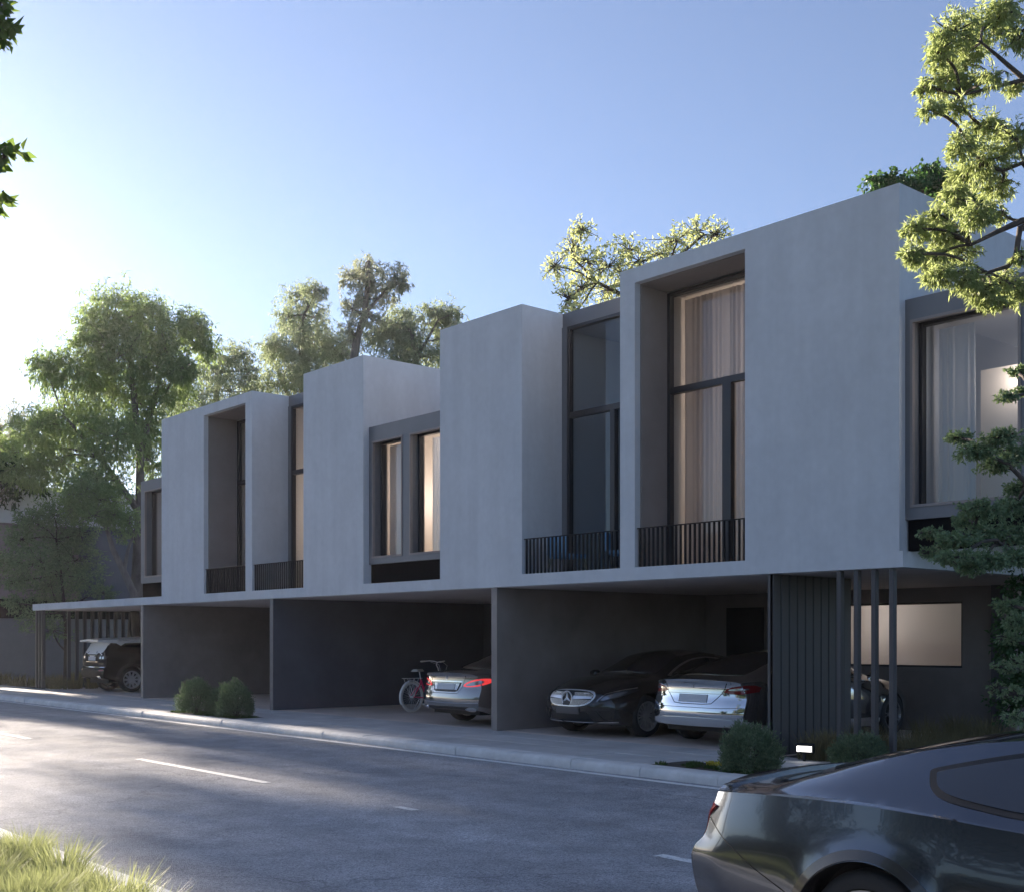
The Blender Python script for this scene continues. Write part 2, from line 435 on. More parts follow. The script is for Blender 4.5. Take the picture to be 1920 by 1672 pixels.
# kerbs of single stones
def kerb_mesh(name, ln, h, d):
    prof = [(0, -0.02), (0, h * 0.62), (0.02, h * 0.88), (0.055, h), (d, h), (d, -0.02)]
    mb = MB(); n = len(prof)
    mb.add([(0.004, y, z) for y, z in prof] + [(ln - 0.004, y, z) for y, z in prof],
           [tuple(range(n)), tuple(range(2 * n - 1, n - 1, -1))] + [(i, (i + 1) % n, n + (i + 1) % n, n + i) for i in range(n)])
    return mb
kerb = structure(empty('kerb', (0, 0, 0)))
k0 = kerb_mesh('kerb_stone', 1.25, PZ, 0.30).build('kerb_stone', M['kerb'], kerb, smooth=True)
k0.location = (-2.0, 11.0, 0)
for i in range(1, 62):
    k = k0.copy(); COL.objects.link(k); k.location = (6 - 1.25 * i + (0.002 * (i % 3)), 11.0 + 0.004 * math.sin(i * 2.1), 0.003 * math.sin(i * 1.7))
    k.rotation_euler.z = 0.003 * math.sin(i * 3.3)
k0.location = (6.0, 11.0, 0)
nk = structure(empty('near_kerb', (0, 0, 0)))
kk = kerb_mesh('kerb_stone', 1.25, 0.10, 0.2).build('kerb_stone', M['kerb'], nk, smooth=True); kk.rotation_euler.z = math.pi; kk.location = (4, 3.17, 0)
for i in range(1, 26):
    k = kk.copy(); COL.objects.link(k); k.location = (4 - 1.25 * i, 3.17 + 0.004 * math.sin(i * 2.3), 0.003 * math.sin(i)); k.rotation_euler.z = math.pi

# pavement of single concrete slabs; planting pits are left out of it
pave = structure(B('pavement', M['joint'], None, -90, 30, 11.28, 13.42, -0.02, PZ - 0.022))
pits = [(-10.35, -7.6, 11.32, 12.02), (-24.6, -21.6, 11.32, 12.05)]
rows = [(11.315, 12.055), (12.08, 12.715), (12.74, 13.4)]
def slab(x0, x1, y0, y1):
    dz = random.uniform(-0.004, 0.003)
    mb = MB(); a, b = random.uniform(-0.003, 0.003), random.uniform(-0.003, 0.003)
    zs = [PZ + dz - a - b, PZ + dz + a - b, PZ + dz + a + b, PZ + dz - a + b]
    ch = 0.008
    lo = [(x0, y0), (x1, y0), (x1, y1), (x0, y1)]; hi = [(x0 + ch, y0 + ch), (x1 - ch, y0 + ch), (x1 - ch, y1 - ch), (x0 + ch, y1 - ch)]
    mb.add([(p[0], p[1], PZ - 0.03) for p in lo] + [(p[0], p[1], z - 0.008) for p, z in zip(lo, zs)] + [(p[0], p[1], z) for p, z in zip(hi, zs)],
           [(0, 1, 5, 4), (1, 2, 6, 5), (2, 3, 7, 6), (3, 0, 4, 7), (4, 5, 9, 8), (5, 6, 10, 9), (6, 7, 11, 10), (7, 4, 8, 11), (8, 9, 10, 11)])
    return mb.build('paving_slab', M['paving'], pave)
for ri, (y0, y1) in enumerate(rows):
    x = -58.0 + 0.5 * ri
    while x < 6:
        w = random.choice([1.5, 1.9, 2.3]) if ri != 1 else random.choice([1.9, 2.6, 3.1])
        x1 = x + w
        segs = [(x, x1)]
        if ri == 0:
            for (a, b, _, _) in pits:
                ns = []
                for (s0, s1) in segs:
                    if s1 <= a or s0 >= b: ns.append((s0, s1)); continue
                    if s0 < a - 0.15: ns.append((s0, a))
                    if s1 > b + 0.15: ns.append((b, s1))
                segs = ns
        for s0, s1 in segs: slab(s0 + 0.011, s1 - 0.011, y0, y1)
        x = x1
for (a, b, c, d) in pits:
    structure(B('planting_soil', M['soil'], None, a, b, c, d, PZ - 0.021, PZ - 0.006))
structure(B('garage_floor', M['garage'], None, -38.4, -9.9, 13.425, 19.6, -0.02, PZ))
structure(B('garden_bed', M['soil'], None, -9.88, 12.0, 13.425, 26.0, -0.02, PZ - 0.01))
structure(B('side_garden', M['soil'], None, -60, -38.42, 13.425, 40.0, -0.02, PZ - 0.01))

# ------------------------------------------------------------------ the row of houses
ZS0, ZS1, ZP = 2.63, 2.83, 7.40
row = empty('townhouse_row', (-23.4, FY, 0))
tag(row, 'long two-storey row of grey rendered box houses floating over open carports', 'building')
def P(name, mat, x0, x1, y0, y1, z0, z1, bevel=0.0, parent=None):
    """a box of the house row given in world coordinates"""
    o = MB().box(x0, x1, y0, y1, z0, z1).build(name, mat, None, bevel=bevel)
    p = parent or row
    o.parent = p
    o.matrix_parent_inverse = wm(p).inverted()
    return o
def wm(o):
    m = Matrix.LocRotScale(o.location, o.rotation_euler, None)
    return (wm(o.parent) @ o.matrix_parent_inverse @ m) if o.parent else m
def PM(mb, name, mat, parent=None, **k):
    o = mb.build(name, mat, None, **k); p = parent or row
    o.parent = p; o.matrix_parent_inverse = wm(p).inverted(); return o

# slab over the carports, with a thin shadow line at its lower edge
P('slab', M['render'], -38.86, -7.95, FY, 19.6, ZS0, ZS1)
P('soffit', M['soffit'], -38.70, -8.1, FY + 0.16, 19.5, ZS0 - 0.006, ZS0 - 0.001)

def window(x0, x1, z0, z1, yg, bars=(), parent=None, depth=0.07, fw=0.06, name='window'):
    """fixed dark frame with bars [(kind, pos, lo, hi, width)], one glass pane behind each opening"""
    mb = MB()
    mb.box(x0, x0 + fw, yg - depth, yg + 0.03, z0, z1); mb.box(x1 - fw, x1, yg - depth, yg + 0.03, z0, z1)
    mb.box(x0 + fw, x1 - fw, yg - depth, yg + 0.03, z1 - fw, z1); mb.box(x0 + fw, x1 - fw, yg - depth, yg + 0.03, z0, z0 + fw)
    w = PM(mb, name, M['alu'], bevel=0.006)
    for kind, pos, lo, hi, wd in bars:
        if kind == 'h': PM(MB().box(lo, hi, yg - depth + 0.004, yg + 0.026, pos - wd / 2, pos + wd / 2), 'transom', M['alu'], w)
        else: PM(MB().box(pos - wd / 2, pos + wd / 2, yg - depth + 0.004, yg + 0.026, lo, hi), 'mullion', M['alu'], w)
    return w
def pane(w, x0, x1, z0, z1, yg):
    return PM(MB().box(x0, x1, yg - 0.004, yg + 0.004, z0, z1), 'pane', M['glass'], w)

def room(x0, x1, y0, y1, z0, z1, mat='room'):
    """plastered inside of a room, open to the street side"""
    t = 0.03; mb = MB()
    mb.box(x0, x1, y1 - t, y1, z0, z1); mb.box(x0, x0 + t, y0, y1 - t, z0, z1); mb.box(x1 - t, x1, y0, y1 - t, z0, z1)
    mb.box(x0 + t, x1 - t, y0, y1 - t, z1 - t, z1); mb.box(x0 + t, x1 - t, y0, y1 - t, z0, z0 + t)
    return PM(mb, 'room_lining', M[mat])

def lamp(x, y, z, power, size=0.12, col=(1.0, 0.84, 0.76)):
    ld = bpy.data.lights.new('room_lamp', 'POINT'); ld.energy = power / 3.4; ld.shadow_soft_size = size; ld.color = col
    lo = bpy.data.objects.new('room_lamp', ld); lo.location = (x, y, z)
    COL.objects.link(lo); return lo

def curtain(x0, x1, z0, z1, y, mat, label, pitch=0.09, amp=0.022, group=None):
    n = int((x1 - x0) / pitch * 8); vs = []; fs = []; ph = random.uniform(0, 6)
    for i in range(n + 1):
        x = x0 + (x1 - x0) * i / n; s = (x - x0) / pitch * 2 * math.pi
        a = amp * (0.7 + 0.5 * math.sin(s * 0.13 + ph) + 0.25 * math.sin(s * 0.37 + 2 * ph))
        for k, z in enumerate((z0, z0 + (z1 - z0) * 0.5, z1)):
            dx = 0.008 * math.sin(s * 0.21 + k * 1.3)
            vs.append((x + dx - (x0 + x1) / 2, a * math.sin(s + 0.5 * math.sin(s * 0.31 + ph)), z - z0))
    for i in range(n):
        for k in range(2): fs.append((i * 3 + k, (i + 1) * 3 + k, (i + 1) * 3 + k + 1, i * 3 + k + 1))
    o = MB().add(vs, fs).build('curtain', mat, None, smooth=True, angle=180)
    o.location = ((x0 + x1) / 2, y, z0)
    return tag(o, label, 'curtain', group)

def railing(x0, x1, label=None):
    y = FY + 0.05; z0, z1 = ZS1, ZS1 + 0.60
    r = PM(MB().box(x0, x1, y - 0.012, y + 0.028, z1 - 0.014, z1), 'railing', M['rail'])
    n = int(round((x1 - x0) / 0.092)); me = MB().box(-0.011, 0.011, -0.016, 0.016, 0.0, z1 - z0 - 0.016).mesh('bar')
    for i in range(n):
        b = link_mesh('bar', me, M['rail'], None); b.parent = r; b.matrix_parent_inverse = wm(r).inverted()
        b.location = (x0 + (x1 - x0) * (i + 0.5) / n, y + 0.01, z0 + 0.001)
    return r

TH = 0.16
def solid_box(x0, x1, y1=22.0, name='upper_storey'):
    """rendered volume without opening"""
    return P(name, M['render'], x0, x1, FY, y1, ZS1, ZP)

def loggia_box(x0, x1, ox0, ox1, otop, ywin):
    """rendered volume with a tall recessed opening ox0..ox1"""
    w = PM(MB().box(x0, ox0, FY, 22, ZS1, ZP).box(ox1, x1, FY, 22, ZS1, ZP).box(ox0, ox1, FY, 22, otop, ZP).box(ox0, ox1, 20, 22, ZS1, otop), 'upper_storey', M['render'])
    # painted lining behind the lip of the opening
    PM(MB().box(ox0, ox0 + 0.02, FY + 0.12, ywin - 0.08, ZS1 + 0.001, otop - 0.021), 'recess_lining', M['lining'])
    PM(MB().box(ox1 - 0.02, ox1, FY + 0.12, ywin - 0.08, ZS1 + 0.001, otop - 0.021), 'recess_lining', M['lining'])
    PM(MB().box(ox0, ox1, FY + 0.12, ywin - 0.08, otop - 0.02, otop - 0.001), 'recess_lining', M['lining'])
    return w

# box at the street corner and its mirror image at the far end
loggia_box(-12.80, -8.0, -12.49, -10.39, 7.17, 14.1)
loggia_box(-29.26, -24.46, -26.87, -24.77, 7.17, 14.26)
solid_box(-17.38, -15.1)
solid_box(-22.2, -19.9)

# tall loggia windows
def tall_window(x0, x1, y, mull, ztop=7.14, tr=5.6, mw=0.12):
    bars = [('h', tr, x0 + 0.06, x1 - 0.06, 0.10), ('v', mull, ZS1 + 0.06, tr - 0.05, mw)]
    w = window(x0, x1, ZS1 + 0.002, ztop, y, bars)
    pane(w, x0 + 0.06, x1 - 0.06, tr + 0.05, ztop - 0.06, y)
    pane(w, x0 + 0.06, mull - mw / 2, ZS1 + 0.062, tr - 0.05, y)
    pane(w, mull + mw / 2, x1 - 0.06, ZS1 + 0.062, tr - 0.05, y)
    return w
tall_window(-12.485, -10.395, 14.1, -11.31, mw=0.16)
room(-12.48, -10.40, 14.16, 19.9, ZS1 + 0.01, 7.15)
curtain(-12.40, -10.48, ZS1 + 0.06, 7.08, 14.36, M['curtain'], 'tall beige sheer curtain behind the big double-height corner loggia window')
lamp(-10.75, 15.3, 6.1, 29.8)
lamp(-11.6, 15.8, 4.2, 21.1)
railing(-12.48, -10.40)

tall_window(-26.865, -24.775, 14.26, -25.75)
room(-26.86, -24.78, 14.32, 19.9, ZS1 + 0.01, 7.15)
curtain(-26.78, -24.86, ZS1 + 0.06, 7.08, 14.55, M['curtain'], 'beige sheer curtain in the tall loggia window of the far end box')
lamp(-25.4, 15.9, 4.6, 34.1)
railing(-26.86, -24.78)

# open balcony bays between the boxes with set-back tall windows
def bay(x0, x1, yw, mull, mw=0.1):
    P('bay_roof', M['frame'], x0, x1, yw, 22.0, 7.15, 7.395)
    P('bay_jamb', M['frame'], x0, x0 + 0.12, yw - 0.02, yw + 0.10, ZS1, 7.15)
    w = tall_window(x0 + 0.12, x1 - 0.002, yw + 0.06, mull, 7.148, 5.6, mw)
    railing(x0 + 0.01, x1 - 0.01)
    return w
bay(-15.1, -12.80, 14.25, -13.89)
room(-15.08, -12.82, 14.36, 20.0, ZS1 + 0.01, 7.14, 'roomgrey')
curtain(-13.9, -12.95, ZS1 + 0.06, 7.08, 14.6, M['curtain_white'], 'white sheer curtain behind the dark balcony bay beside the corner box')
bay(-24.46, -22.2, 14.26, -23.3)
room(-24.44, -22.22, 14.37, 20.0, ZS1 + 0.01, 7.14)
curtain(-24.2, -22.4, ZS1 + 0.06, 7.08, 14.62, M['curtain'], 'warm lit beige curtain behind the second railed balcony from the far end')

lamp(-23.2, 15.8, 4.7, 46.5)

# lower glazed volumes set 13 cm behind the street face, hovering above the slab
def low_volume(x0, x1, wins, z0=3.22, z1=5.965, y=13.435, end_l=False, end_r=False):
    m = M['frame']; yb = 21.0; s = 0.36
    xs = [x0] + [v for w in wins for v in (w[0], w[1])] + [x1]
    mb = MB()
    for i in range(0, len(xs), 2):
        if xs[i + 1] - xs[i] > 0.002: mb.box(xs[i], xs[i + 1], y, y + s, z0, z1)
    for w in wins:
        mb.box(w[0], w[1], y, y + s, w[3], z1); mb.box(w[0], w[1], y, y + s, z0, w[2])
    mb.box(x0, x1, y + s, yb, z1 - 0.12, z1); mb.box(x0, x1, y + s, yb, z0, z0 + 0.08)
    if end_l: mb.box(x0, x0 + 0.1, y + s, yb, z0 + 0.08, z1 - 0.12)
    if end_r: mb.box(x1 - 0.1, x1, y + s, yb, z0 + 0.08, z1 - 0.12)
    v = PM(mb, 'glazed_bay', m)
    for (a, b, c, d) in wins:
        # slim light casing and the set-back sash
        cs = PM(MB().box(a, a + 0.035, y - 0.012, y + 0.05, c, d).box(b - 0.035, b, y - 0.012, y + 0.05, c, d).box(a + 0.035, b - 0.035, y - 0.012, y + 0.05, d - 0.035, d).box(a + 0.035, b - 0.035, y - 0.012, y + 0.05, c, c + 0.035), 'casing', M['lining'], v)
        yg = y + 0.27
        w = window(a + 0.002, b - 0.002, c + 0.002, d - 0.002, yg, fw=0.045)
        pane(w, a + 0.047, b - 0.047, c + 0.047, d - 0.047, yg)
    # black panel standing in for the deep shade under the volume
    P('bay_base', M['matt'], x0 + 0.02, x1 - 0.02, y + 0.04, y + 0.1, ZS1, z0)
    return v
low_volume(-19.9, -17.38, [(-19.79, -18.75, 3.34, 5.67), (-18.52, -17.40, 3.34, 5.67)])
room(-19.86, -17.42, 13.82, 20.5, 3.31, 5.84)
curtain(-18.46, -17.44, 3.36, 5.62, 13.93, M['curtain_white'], 'bright warm lit white curtain in the narrow middle window pair')
o = MB().box(-0.5, 0.5, -0.006, 0.006, 0, 2.26).build('roller_blind', M['blind']); o.location = (-19.27, 13.86, 3.36)
tag(o, 'plain pale roller blind in the left half of the middle window pair', 'blind')

lamp(-17.65, 14.8, 5.5, 46.5)
lamp(-19.2, 15.0, 4.6, 26)

low_volume(-8.0, -6.35, [(-7.93, -6.52, 3.37, 5.70)], end_r=True)
room(-7.96, -6.47, 13.82, 20.5, 3.31, 5.84, 'roomgrey')
curtain(-7.86, -7.36, 3.40, 5.66, 13.98, M['curtain_white'], 'white sheer curtain drawn aside in the corner side window')
P('wardrobe_panel', M['room'], -7.46, -6.5, 14.30, 14.36, 3.36, 5.12)

lamp(-6.92, 14.06, 4.95, 9, 0.04)
lamp(-7.3, 16.8, 4.8, 16.1)

low_volume(-30.85, -29.26, [(-30.62, -29.33, 3.37, 5.70)], end_l=True)
room(-30.74, -29.28, 13.82, 20.5, 3.31, 5.84, 'roomgrey')
curtain(-30.5, -29.4, 3.40, 5.66, 14.0, M['curtain_white'], 'white sheer curtain in the end window beside the tall trees')  # stands in for the sky mirrored in the pane
lamp(-30.0, 15.2, 4.6, 16)  # lamp added to brighten the curtain like a pale sky reflection
P('end_wall', M['render'], -30.9, -29.3, 20.9, 21.1, ZS1, 3.2)

# ground floor: party walls, back walls, slatted screens
def party(x, mat, y1=19.6): return P('party_wall', mat, x, x + 0.15, FY + 0.02, y1, PZ, ZS0 - 0.007)
party(-15.93, M['charcoal']); party(-23.68, M['blueblack']); party(-30.60, M['charcoal'], 17.2)
P('back_wall', M['charcoal'], -30.44, -23.69, 19.4, 19.6, PZ, ZS0 - 0.007)
P('back_wall', M['blueblack'], -23.52, -15.94, 19.4, 19.6, PZ, ZS0 - 0.007)
P('back_wall', M['charcoal'], -38.6, -30.61, 19.4, 19.6, PZ, ZS0 - 0.007)
# garage 1 back wall with the lit ribbon window
bw = PM(MB().box(-15.77, -12.8, 18.9, 19.1, PZ, ZS0 - 0.007).box(-10.19, -9.45, 18.9, 19.1, PZ, ZS0 - 0.007)
        .box(-12.8, -10.19, 18.9, 19.1, PZ, 1.24).box(-12.8, -10.19, 18.9, 19.1, 2.37, ZS0 - 0.007), 'back_wall', M['charcoal'])
w = window(-12.8, -10.19, 1.24, 2.37, 19.0, fw=0.035)
pane(w, -12.765, -10.225, 1.275, 2.335, 19.0)
room(-12.95, -10.05, 19.105, 22.5, 0.3, 2.62)
o = MB().box(-1.36, 1.36, -0.005, 0.005, 0, 1.2).build('roller_blind', M['blind']); o.location = (-11.5, 19.16, 1.2)
tag(o, 'warm lit pale blind in the ground floor ribbon window behind the posts', 'blind')
lamp(-11.8, 19.95, 2.1, 75)
P('garden_wall', M['charcoal'], -9.45, -9.25, 18.9, 26.0, PZ, ZS0 + 0.2)
P('downpipe', M['slat'], -9.62, -9.47, 18.78, 18.9, PZ, ZS0 - 0.008)
d = P('garage_door', M['black'], -15.2, -14.3, 18.86, 18.899, PZ, 2.35)
d = P('garage_door', M['charcoal'], -20.35, -19.3, 19.34, 19.399, PZ, 2.45)
PM(MB().box(-20.45, -20.35, 19.3, 19.39, PZ, 2.6).box(-19.3, -19.2, 19.3, 19.39, PZ, 2.6), 'door_frame', M['soffit'], d)

def screen(x, y0, n, pitch, wd, name='slat_screen'):
    s = PM(MB().box(x + 0.05, x + 0.09, y0, y0 + n * pitch, PZ, ZS0 - 0.008), name, M['black'])
    me = MB().box(-0.05, 0.05, 0, wd, 0, ZS0 - PZ - 0.009).mesh('slat')
    for i in range(n):
        b = link_mesh('slat', me, M['slat'], None); b.parent = s; b.matrix_parent_inverse = wm(s).inverted(); b.location = (x + 0.0505, y0 + i * pitch, PZ + 0.001)
        b.modifiers.new('bevel', 'BEVEL').width = 0.006
    return s
screen(-10.03, FY + 0.03, 10, 0.188, 0.164)
for i in range(4):
    P('post', M['slat'], -8.935 + 0.255 * i, -8.87 + 0.255 * i, FY + 0.04, FY + 0.12, PZ, ZS0 - 0.007, bevel=0.005)
for i in range(3):
    P('post', M['slat'], -38.72 + 0.26 * i, -38.64 + 0.26 * i, FY + 0.04, FY + 0.15, PZ, ZS0 - 0.007, bevel=0.005)
for i in range(11):
    P('post', M['slat'], -38.74, -38.64, 14.35 + 0.26 * i, 14.45 + 0.26 * i, PZ, ZS0 - 0.007, bevel=0.005)

# two pale blue chairs on the dark balcony
def balcony_chair(x, y, rz, label):
    c = empty('balcony_chair', (x, y, ZS1), rz); tag(c, label, 'chair', 'balcony chairs')
    m = M.setdefault('bluefab', pmat('pale_blue_fabric', (0.16, 0.32, 0.50), 0.8, bump=0.3, bscale=200))
    MB().box(-0.24, 0.24, -0.24, 0.24, 0.26, 0.33).build('seat', m, c, bevel=0.02)
    MB().box(-0.24, 0.24, 0.21, 0.27, 0.31, 0.62).build('backrest', m, c, bevel=0.02)
    for sx in (-1, 1):
        for sy in (-1, 1): MB().tube([(0.2 * sx, 0.2 * sy, 0.27), (0.23 * sx, 0.23 * sy, 0)], 0.012, 6).build('leg', M['chrome'], c)
    return c
balcony_chair(-14.55, 13.85, math.pi, 'pale blue chair with its back to the railing on the dark balcony')
balcony_chair(-13.35, 13.95, 2.2, 'low pale blue chair beside the corner box on the dark balcony')

# ------------------------------------------------------------------ the neighbouring house on the left
nb = empty('neighbouring_house', (-50, FY, 0)); tag(nb, 'grey flat-roofed house beyond the trees at the street\'s far end', 'building')
def NB(name, mat, *a, **k): return P(name, mat, *a, parent=nb, **k)
NB('upper_storey', M['render'], -62, -45.0, FY, 34, 5.98, ZP)
NB('upper_wall', M['charcoal'], -62, -45.25, FY + 0.2, 34, ZS1, 5.979)
NB('glazed_bay', M['blueblack'], -45.2, -44.6, 17.2, 33, 3.2, 5.96)
for i in range(3): NB('wall_panel', M['lining'], -45.24, -45.17, 13.6 + 1.15 * i, 14.68 + 1.15 * i, 3.1, 5.9)
NB('slab', M['matt'], -62, -44.95, FY - 0.1, 34, ZS0 - 0.15, ZS1 + 0.35)  # black stands in for the shaded recess over the slab
NB('ground_floor_wall', M['frame'], -62, -45.3, FY + 0.1, 34, 0, ZS0 - 0.151)
NB('garden_wall', M['frame'], -45.29, -44.9, FY - 0.2, 30, 0, 2.45)

# ------------------------------------------------------------------ cars
def pchip(pts):
    xs = np.array([p[0] for p in pts], float); ys = np.array([p[1] for p in pts], float)
    h = np.diff(xs); d = np.diff(ys) / h; m = np.zeros_like(ys)
    for i in range(1, len(xs) - 1):
        if d[i - 1] * d[i] > 0:
            w1 = 2 * h[i] + h[i - 1]; w2 = h[i] + 2 * h[i - 1]
            m[i] = (w1 + w2) / (w1 / d[i - 1] + w2 / d[i])
    m[0] = d[0]; m[-1] = d[-1]
    def f(x):
        x = min(max(x, xs[0]), xs[-1]); i = min(max(int(np.searchsorted(xs, x)) - 1, 0), len(h) - 1)
        t = (x - xs[i]) / h[i]
        return ((2 * t**3 - 3 * t**2 + 1) * ys[i] + (t**3 - 2 * t**2 + t) * h[i] * m[i] + (-2 * t**3 + 3 * t**2) * ys[i + 1] + (t**3 - t**2) * h[i] * m[i + 1])
    return f

def chaikin(pts, n=2):
    for _ in range(n):
        q = []
        for i in range(len(pts)):
            a, b = pts[i], pts[(i + 1) % len(pts)]
            q += [(0.75 * a[0] + 0.25 * b[0], 0.75 * a[1] + 0.25 * b[1]), (0.25 * a[0] + 0.75 * b[0], 0.25 * a[1] + 0.75 * b[1])]
        pts = q
    return pts

class Car:
    NS, NG, NT, NC = 18, 8, 10, 22
    def __init__(s, sp, dens=1.0):
        s.sp = sp; s.L = sp['L']
        s.c = {k: pchip(sp[k]) for k in ('W', 'sill', 'belt', 'bw', 'rz', 'ry', 'top')}
        s.S = pchip(sp['side']); s.rp = pchip(sp['rprof']); s.fp = pchip(sp['fprof'])
        s.dens = dens; s.ledge = pchip(sp['ledge']) if 'ledge' in sp else None
        s.make()
    def section(s, x):
        c = s.c; sp = s.sp; W = c['W'](x); z0 = c['sill'](x); zb = z0; belt = c['belt'](x)
        for (xc, zc, ra) in sp['wheels']:
            if abs(x - xc) < ra: zb = max(zb, zc + math.sqrt(ra * ra - (x - xc) ** 2))
        bwf = c['bw'](x); ys = []; zs = []
        for (xc, zc, ra) in sp['wheels']:
            pass
        ns, ng, nt = s.NS, s.NG, s.NT
        fl = 0.0
        for k in range(ns + 1):
            z = zb + (belt - zb) * k / ns; q = (z - z0) / (belt - z0)
            y = W * (s.S(q) + (bwf - s.S(1.0)) * max(0, (q - 0.6) / 0.4) ** 1.5)
            for (xc, zc, ra) in sp['wheels']:      # flared arches
                r = math.hypot(x - xc, z - zc)
                y += sp.get('flare', 0.012) * max(0.0, 1 - abs(r - ra) / 0.16) ** 2
            ys.append(y); zs.append(z)
        ry, rz, tp = c['ry'](x), c['rz'](x), c['top'](x); yb = ys[-1]
        lg = s.ledge(x) if s.ledge else 0.0; z1 = belt + 0.10 * lg; yb2 = yb - lg
        for k in range(1, ng + 1):
            if s.ledge and k == 1: ys.append(yb2); zs.append(z1); continue
            q = (k - 1) / (ng - 1) if s.ledge else k / ng
            yb, belt = yb2, z1
            ys.append(yb + (ry - yb) * q ** sp.get('gpow', 1.0) + sp.get('gbulge', 0.015) * math.sin(math.pi * q)); zs.append(belt + (rz - belt) * q)
        for k in range(1, nt + 1):
            q = k / nt
            ys.append(ry * (1 - q)); zs.append(rz + (tp - rz) * (1 - (1 - q) ** 2.0))
        return ys, zs
    def warp(s, x, y, z):
        sp = s.sp; a = abs(y) / sp['Wm']
        dr, df = sp['dr'], sp['df']
        if x < dr:
            f = ((dr - x) / dr) ** 2.4; x += f * (sp['rplan'] * a ** sp.get('rpow', 3.0) + s.rp(z))
        if x > s.L - df:
            f = ((x - (s.L - df)) / df) ** 2.4; x -= f * (sp['fplan'] * a ** sp.get('fpow', 2.6) + s.fp(z))
        return (x, y, z)
    def make(s):
        L = s.L; st = set(np.linspace(0, L, int(70 * s.dens)).round(4))
        for (xc, zc, ra) in s.sp['wheels']:
            for k in range(int(20 * s.dens) + 1): st.add(round(xc - ra * math.cos(math.pi * k / int(20 * s.dens)), 4))
            st.add(round(xc - ra - 0.003, 4)); st.add(round(xc + ra + 0.003, 4))
        st = sorted(x for x in st if 0 <= x <= L); s.st = st
        V = []; F = []; M_ = s.NS + s.NG + s.NT + 1; K = 2 * M_ - 1 + 2
        for x in st:
            ys, zs = s.section(x); yi = max(ys[0] - 0.2, 0.3)
            V.append(s.warp(x, -yi, zs[0]))
            for k in range(M_): V.append(s.warp(x, -ys[k], zs[k]))
            for k in range(M_ - 2, -1, -1): V.append(s.warp(x, ys[k], zs[k]))
            V.append(s.warp(x, yi, zs[0]))
        n = len(st)
        for i in range(n - 1):
            for k in range(K - 1): F.append((i * K + k, (i + 1) * K + k, (i + 1) * K + k + 1, i * K + k + 1))
        for end in (0, n - 1):      # rounded end caps
            ys, zs = s.section(st[end]); NC = s.NC; g = []
            for k in range(M_):
                rowi = []
                for c in range(NC + 1):
                    q = -1 + 2 * c / NC
                    if c == 0: rowi.append(end * K + 1 + k)
                    elif c == NC: rowi.append(end * K + K - 2 - k)
                    else:
                        V.append(s.warp(st[end], ys[k] * q, zs[k])); rowi.append(len(V) - 1)
                g.append(rowi)
            for k in range(M_ - 1):
                for c in range(NC):
                    f = (g[k][c], g[k][c + 1], g[k + 1][c + 1], g[k + 1][c])
                    F.append(f if end == 0 else f[::-1])
        bm = bmesh.new(); vv = [bm.verts.new(p) for p in V]
        for f in F:
            try: bm.faces.new([vv[i] for i in f])
            except ValueError: pass
        bmesh.ops.remove_doubles(bm, verts=bm.verts[:], dist=2e-5)
        bmesh.ops.dissolve_degenerate(bm, edges=bm.edges[:], dist=1e-5)
        bmesh.ops.recalc_face_normals(bm, faces=bm.faces[:])
        thr = R(s.sp.get('sharp', 32))
        for e in bm.edges: e.smooth = not (len(e.link_faces) == 2 and e.calc_face_angle(0) > thr)
        if 'crease' in s.sp:
            x0, x1 = s.sp['crease']; n_ = 0
            for e in bm.edges:
                a, b = e.verts[0].co, e.verts[1].co
                if abs(a.x - b.x) > 0.004 and x0 < a.x < x1 and x0 < b.x < x1 and (all(abs(p.z - s.c['belt'](p.x)) < 0.0012 for p in (a, b)) or (s.ledge and all(abs(p.z - s.c['belt'](p.x) - 0.10 * s.ledge(p.x)) < 0.0012 for p in (a, b)))): e.smooth = False
        me = bpy.data.meshes.new('body'); bm.to_mesh(me)
        s.bvh = BVHTree.FromBMesh(bm); bm.free()
        for p in me.polygons: p.use_smooth = True
        s.me = me
    # patches that follow the body: outline in the plane seen along an axis
    AX = {'rear': (lambda a, b: (-3, a, b), (1, 0, 0)), 'front': (lambda a, b: (9, a, b), (-1, 0, 0)), 'right': (lambda a, b: (a, -4, b), (0, 1, 0)),
          'left': (lambda a, b: (a, 4, b), (0, -1, 0)), 'top': (lambda a, b: (a, b, 5), (0, 0, -1))}
    def patch(s, name, mat, outline, axis, parent, off=0.003, skirt=0.012, h=0.05, rnd=0, bvh=None):
        if rnd: outline = chaikin(outline, rnd)
        o2 = []
        for i in range(len(outline)):       # resample the rim
            a, b = Vector(outline[i]), Vector(outline[(i + 1) % len(outline)]); m = max(1, int((b - a).length / h))
            for k in range(m): o2.append(a.lerp(b, k / m))
        nb_ = len(o2); xs = [p.x for p in o2]; ys = [p.y for p in o2]; pts = list(o2)
        gx = np.arange(min(xs) + h * 0.37, max(xs), h); gy = np.arange(min(ys) + h * 0.41, max(ys), h)
        for a in gx:
            for b in gy:
                ins = False; j = nb_ - 1
                for i in range(nb_):
                    if (ys[i] > b) != (ys[j] > b) and a < (xs[j] - xs[i]) * (b - ys[i]) / (ys[j] - ys[i]) + xs[i]: ins = not ins
                    j = i
                if ins: pts.append(Vector((a, b)))
        vc, ec, fc, *_ = delaunay_2d_cdt(pts, [(i, (i + 1) % nb_) for i in range(nb_)], [], 1, 1e-5)
        fn, d = s.AX[axis]; d = Vector(d); V = []; low = []; last = None; bv = bvh or s.bvh
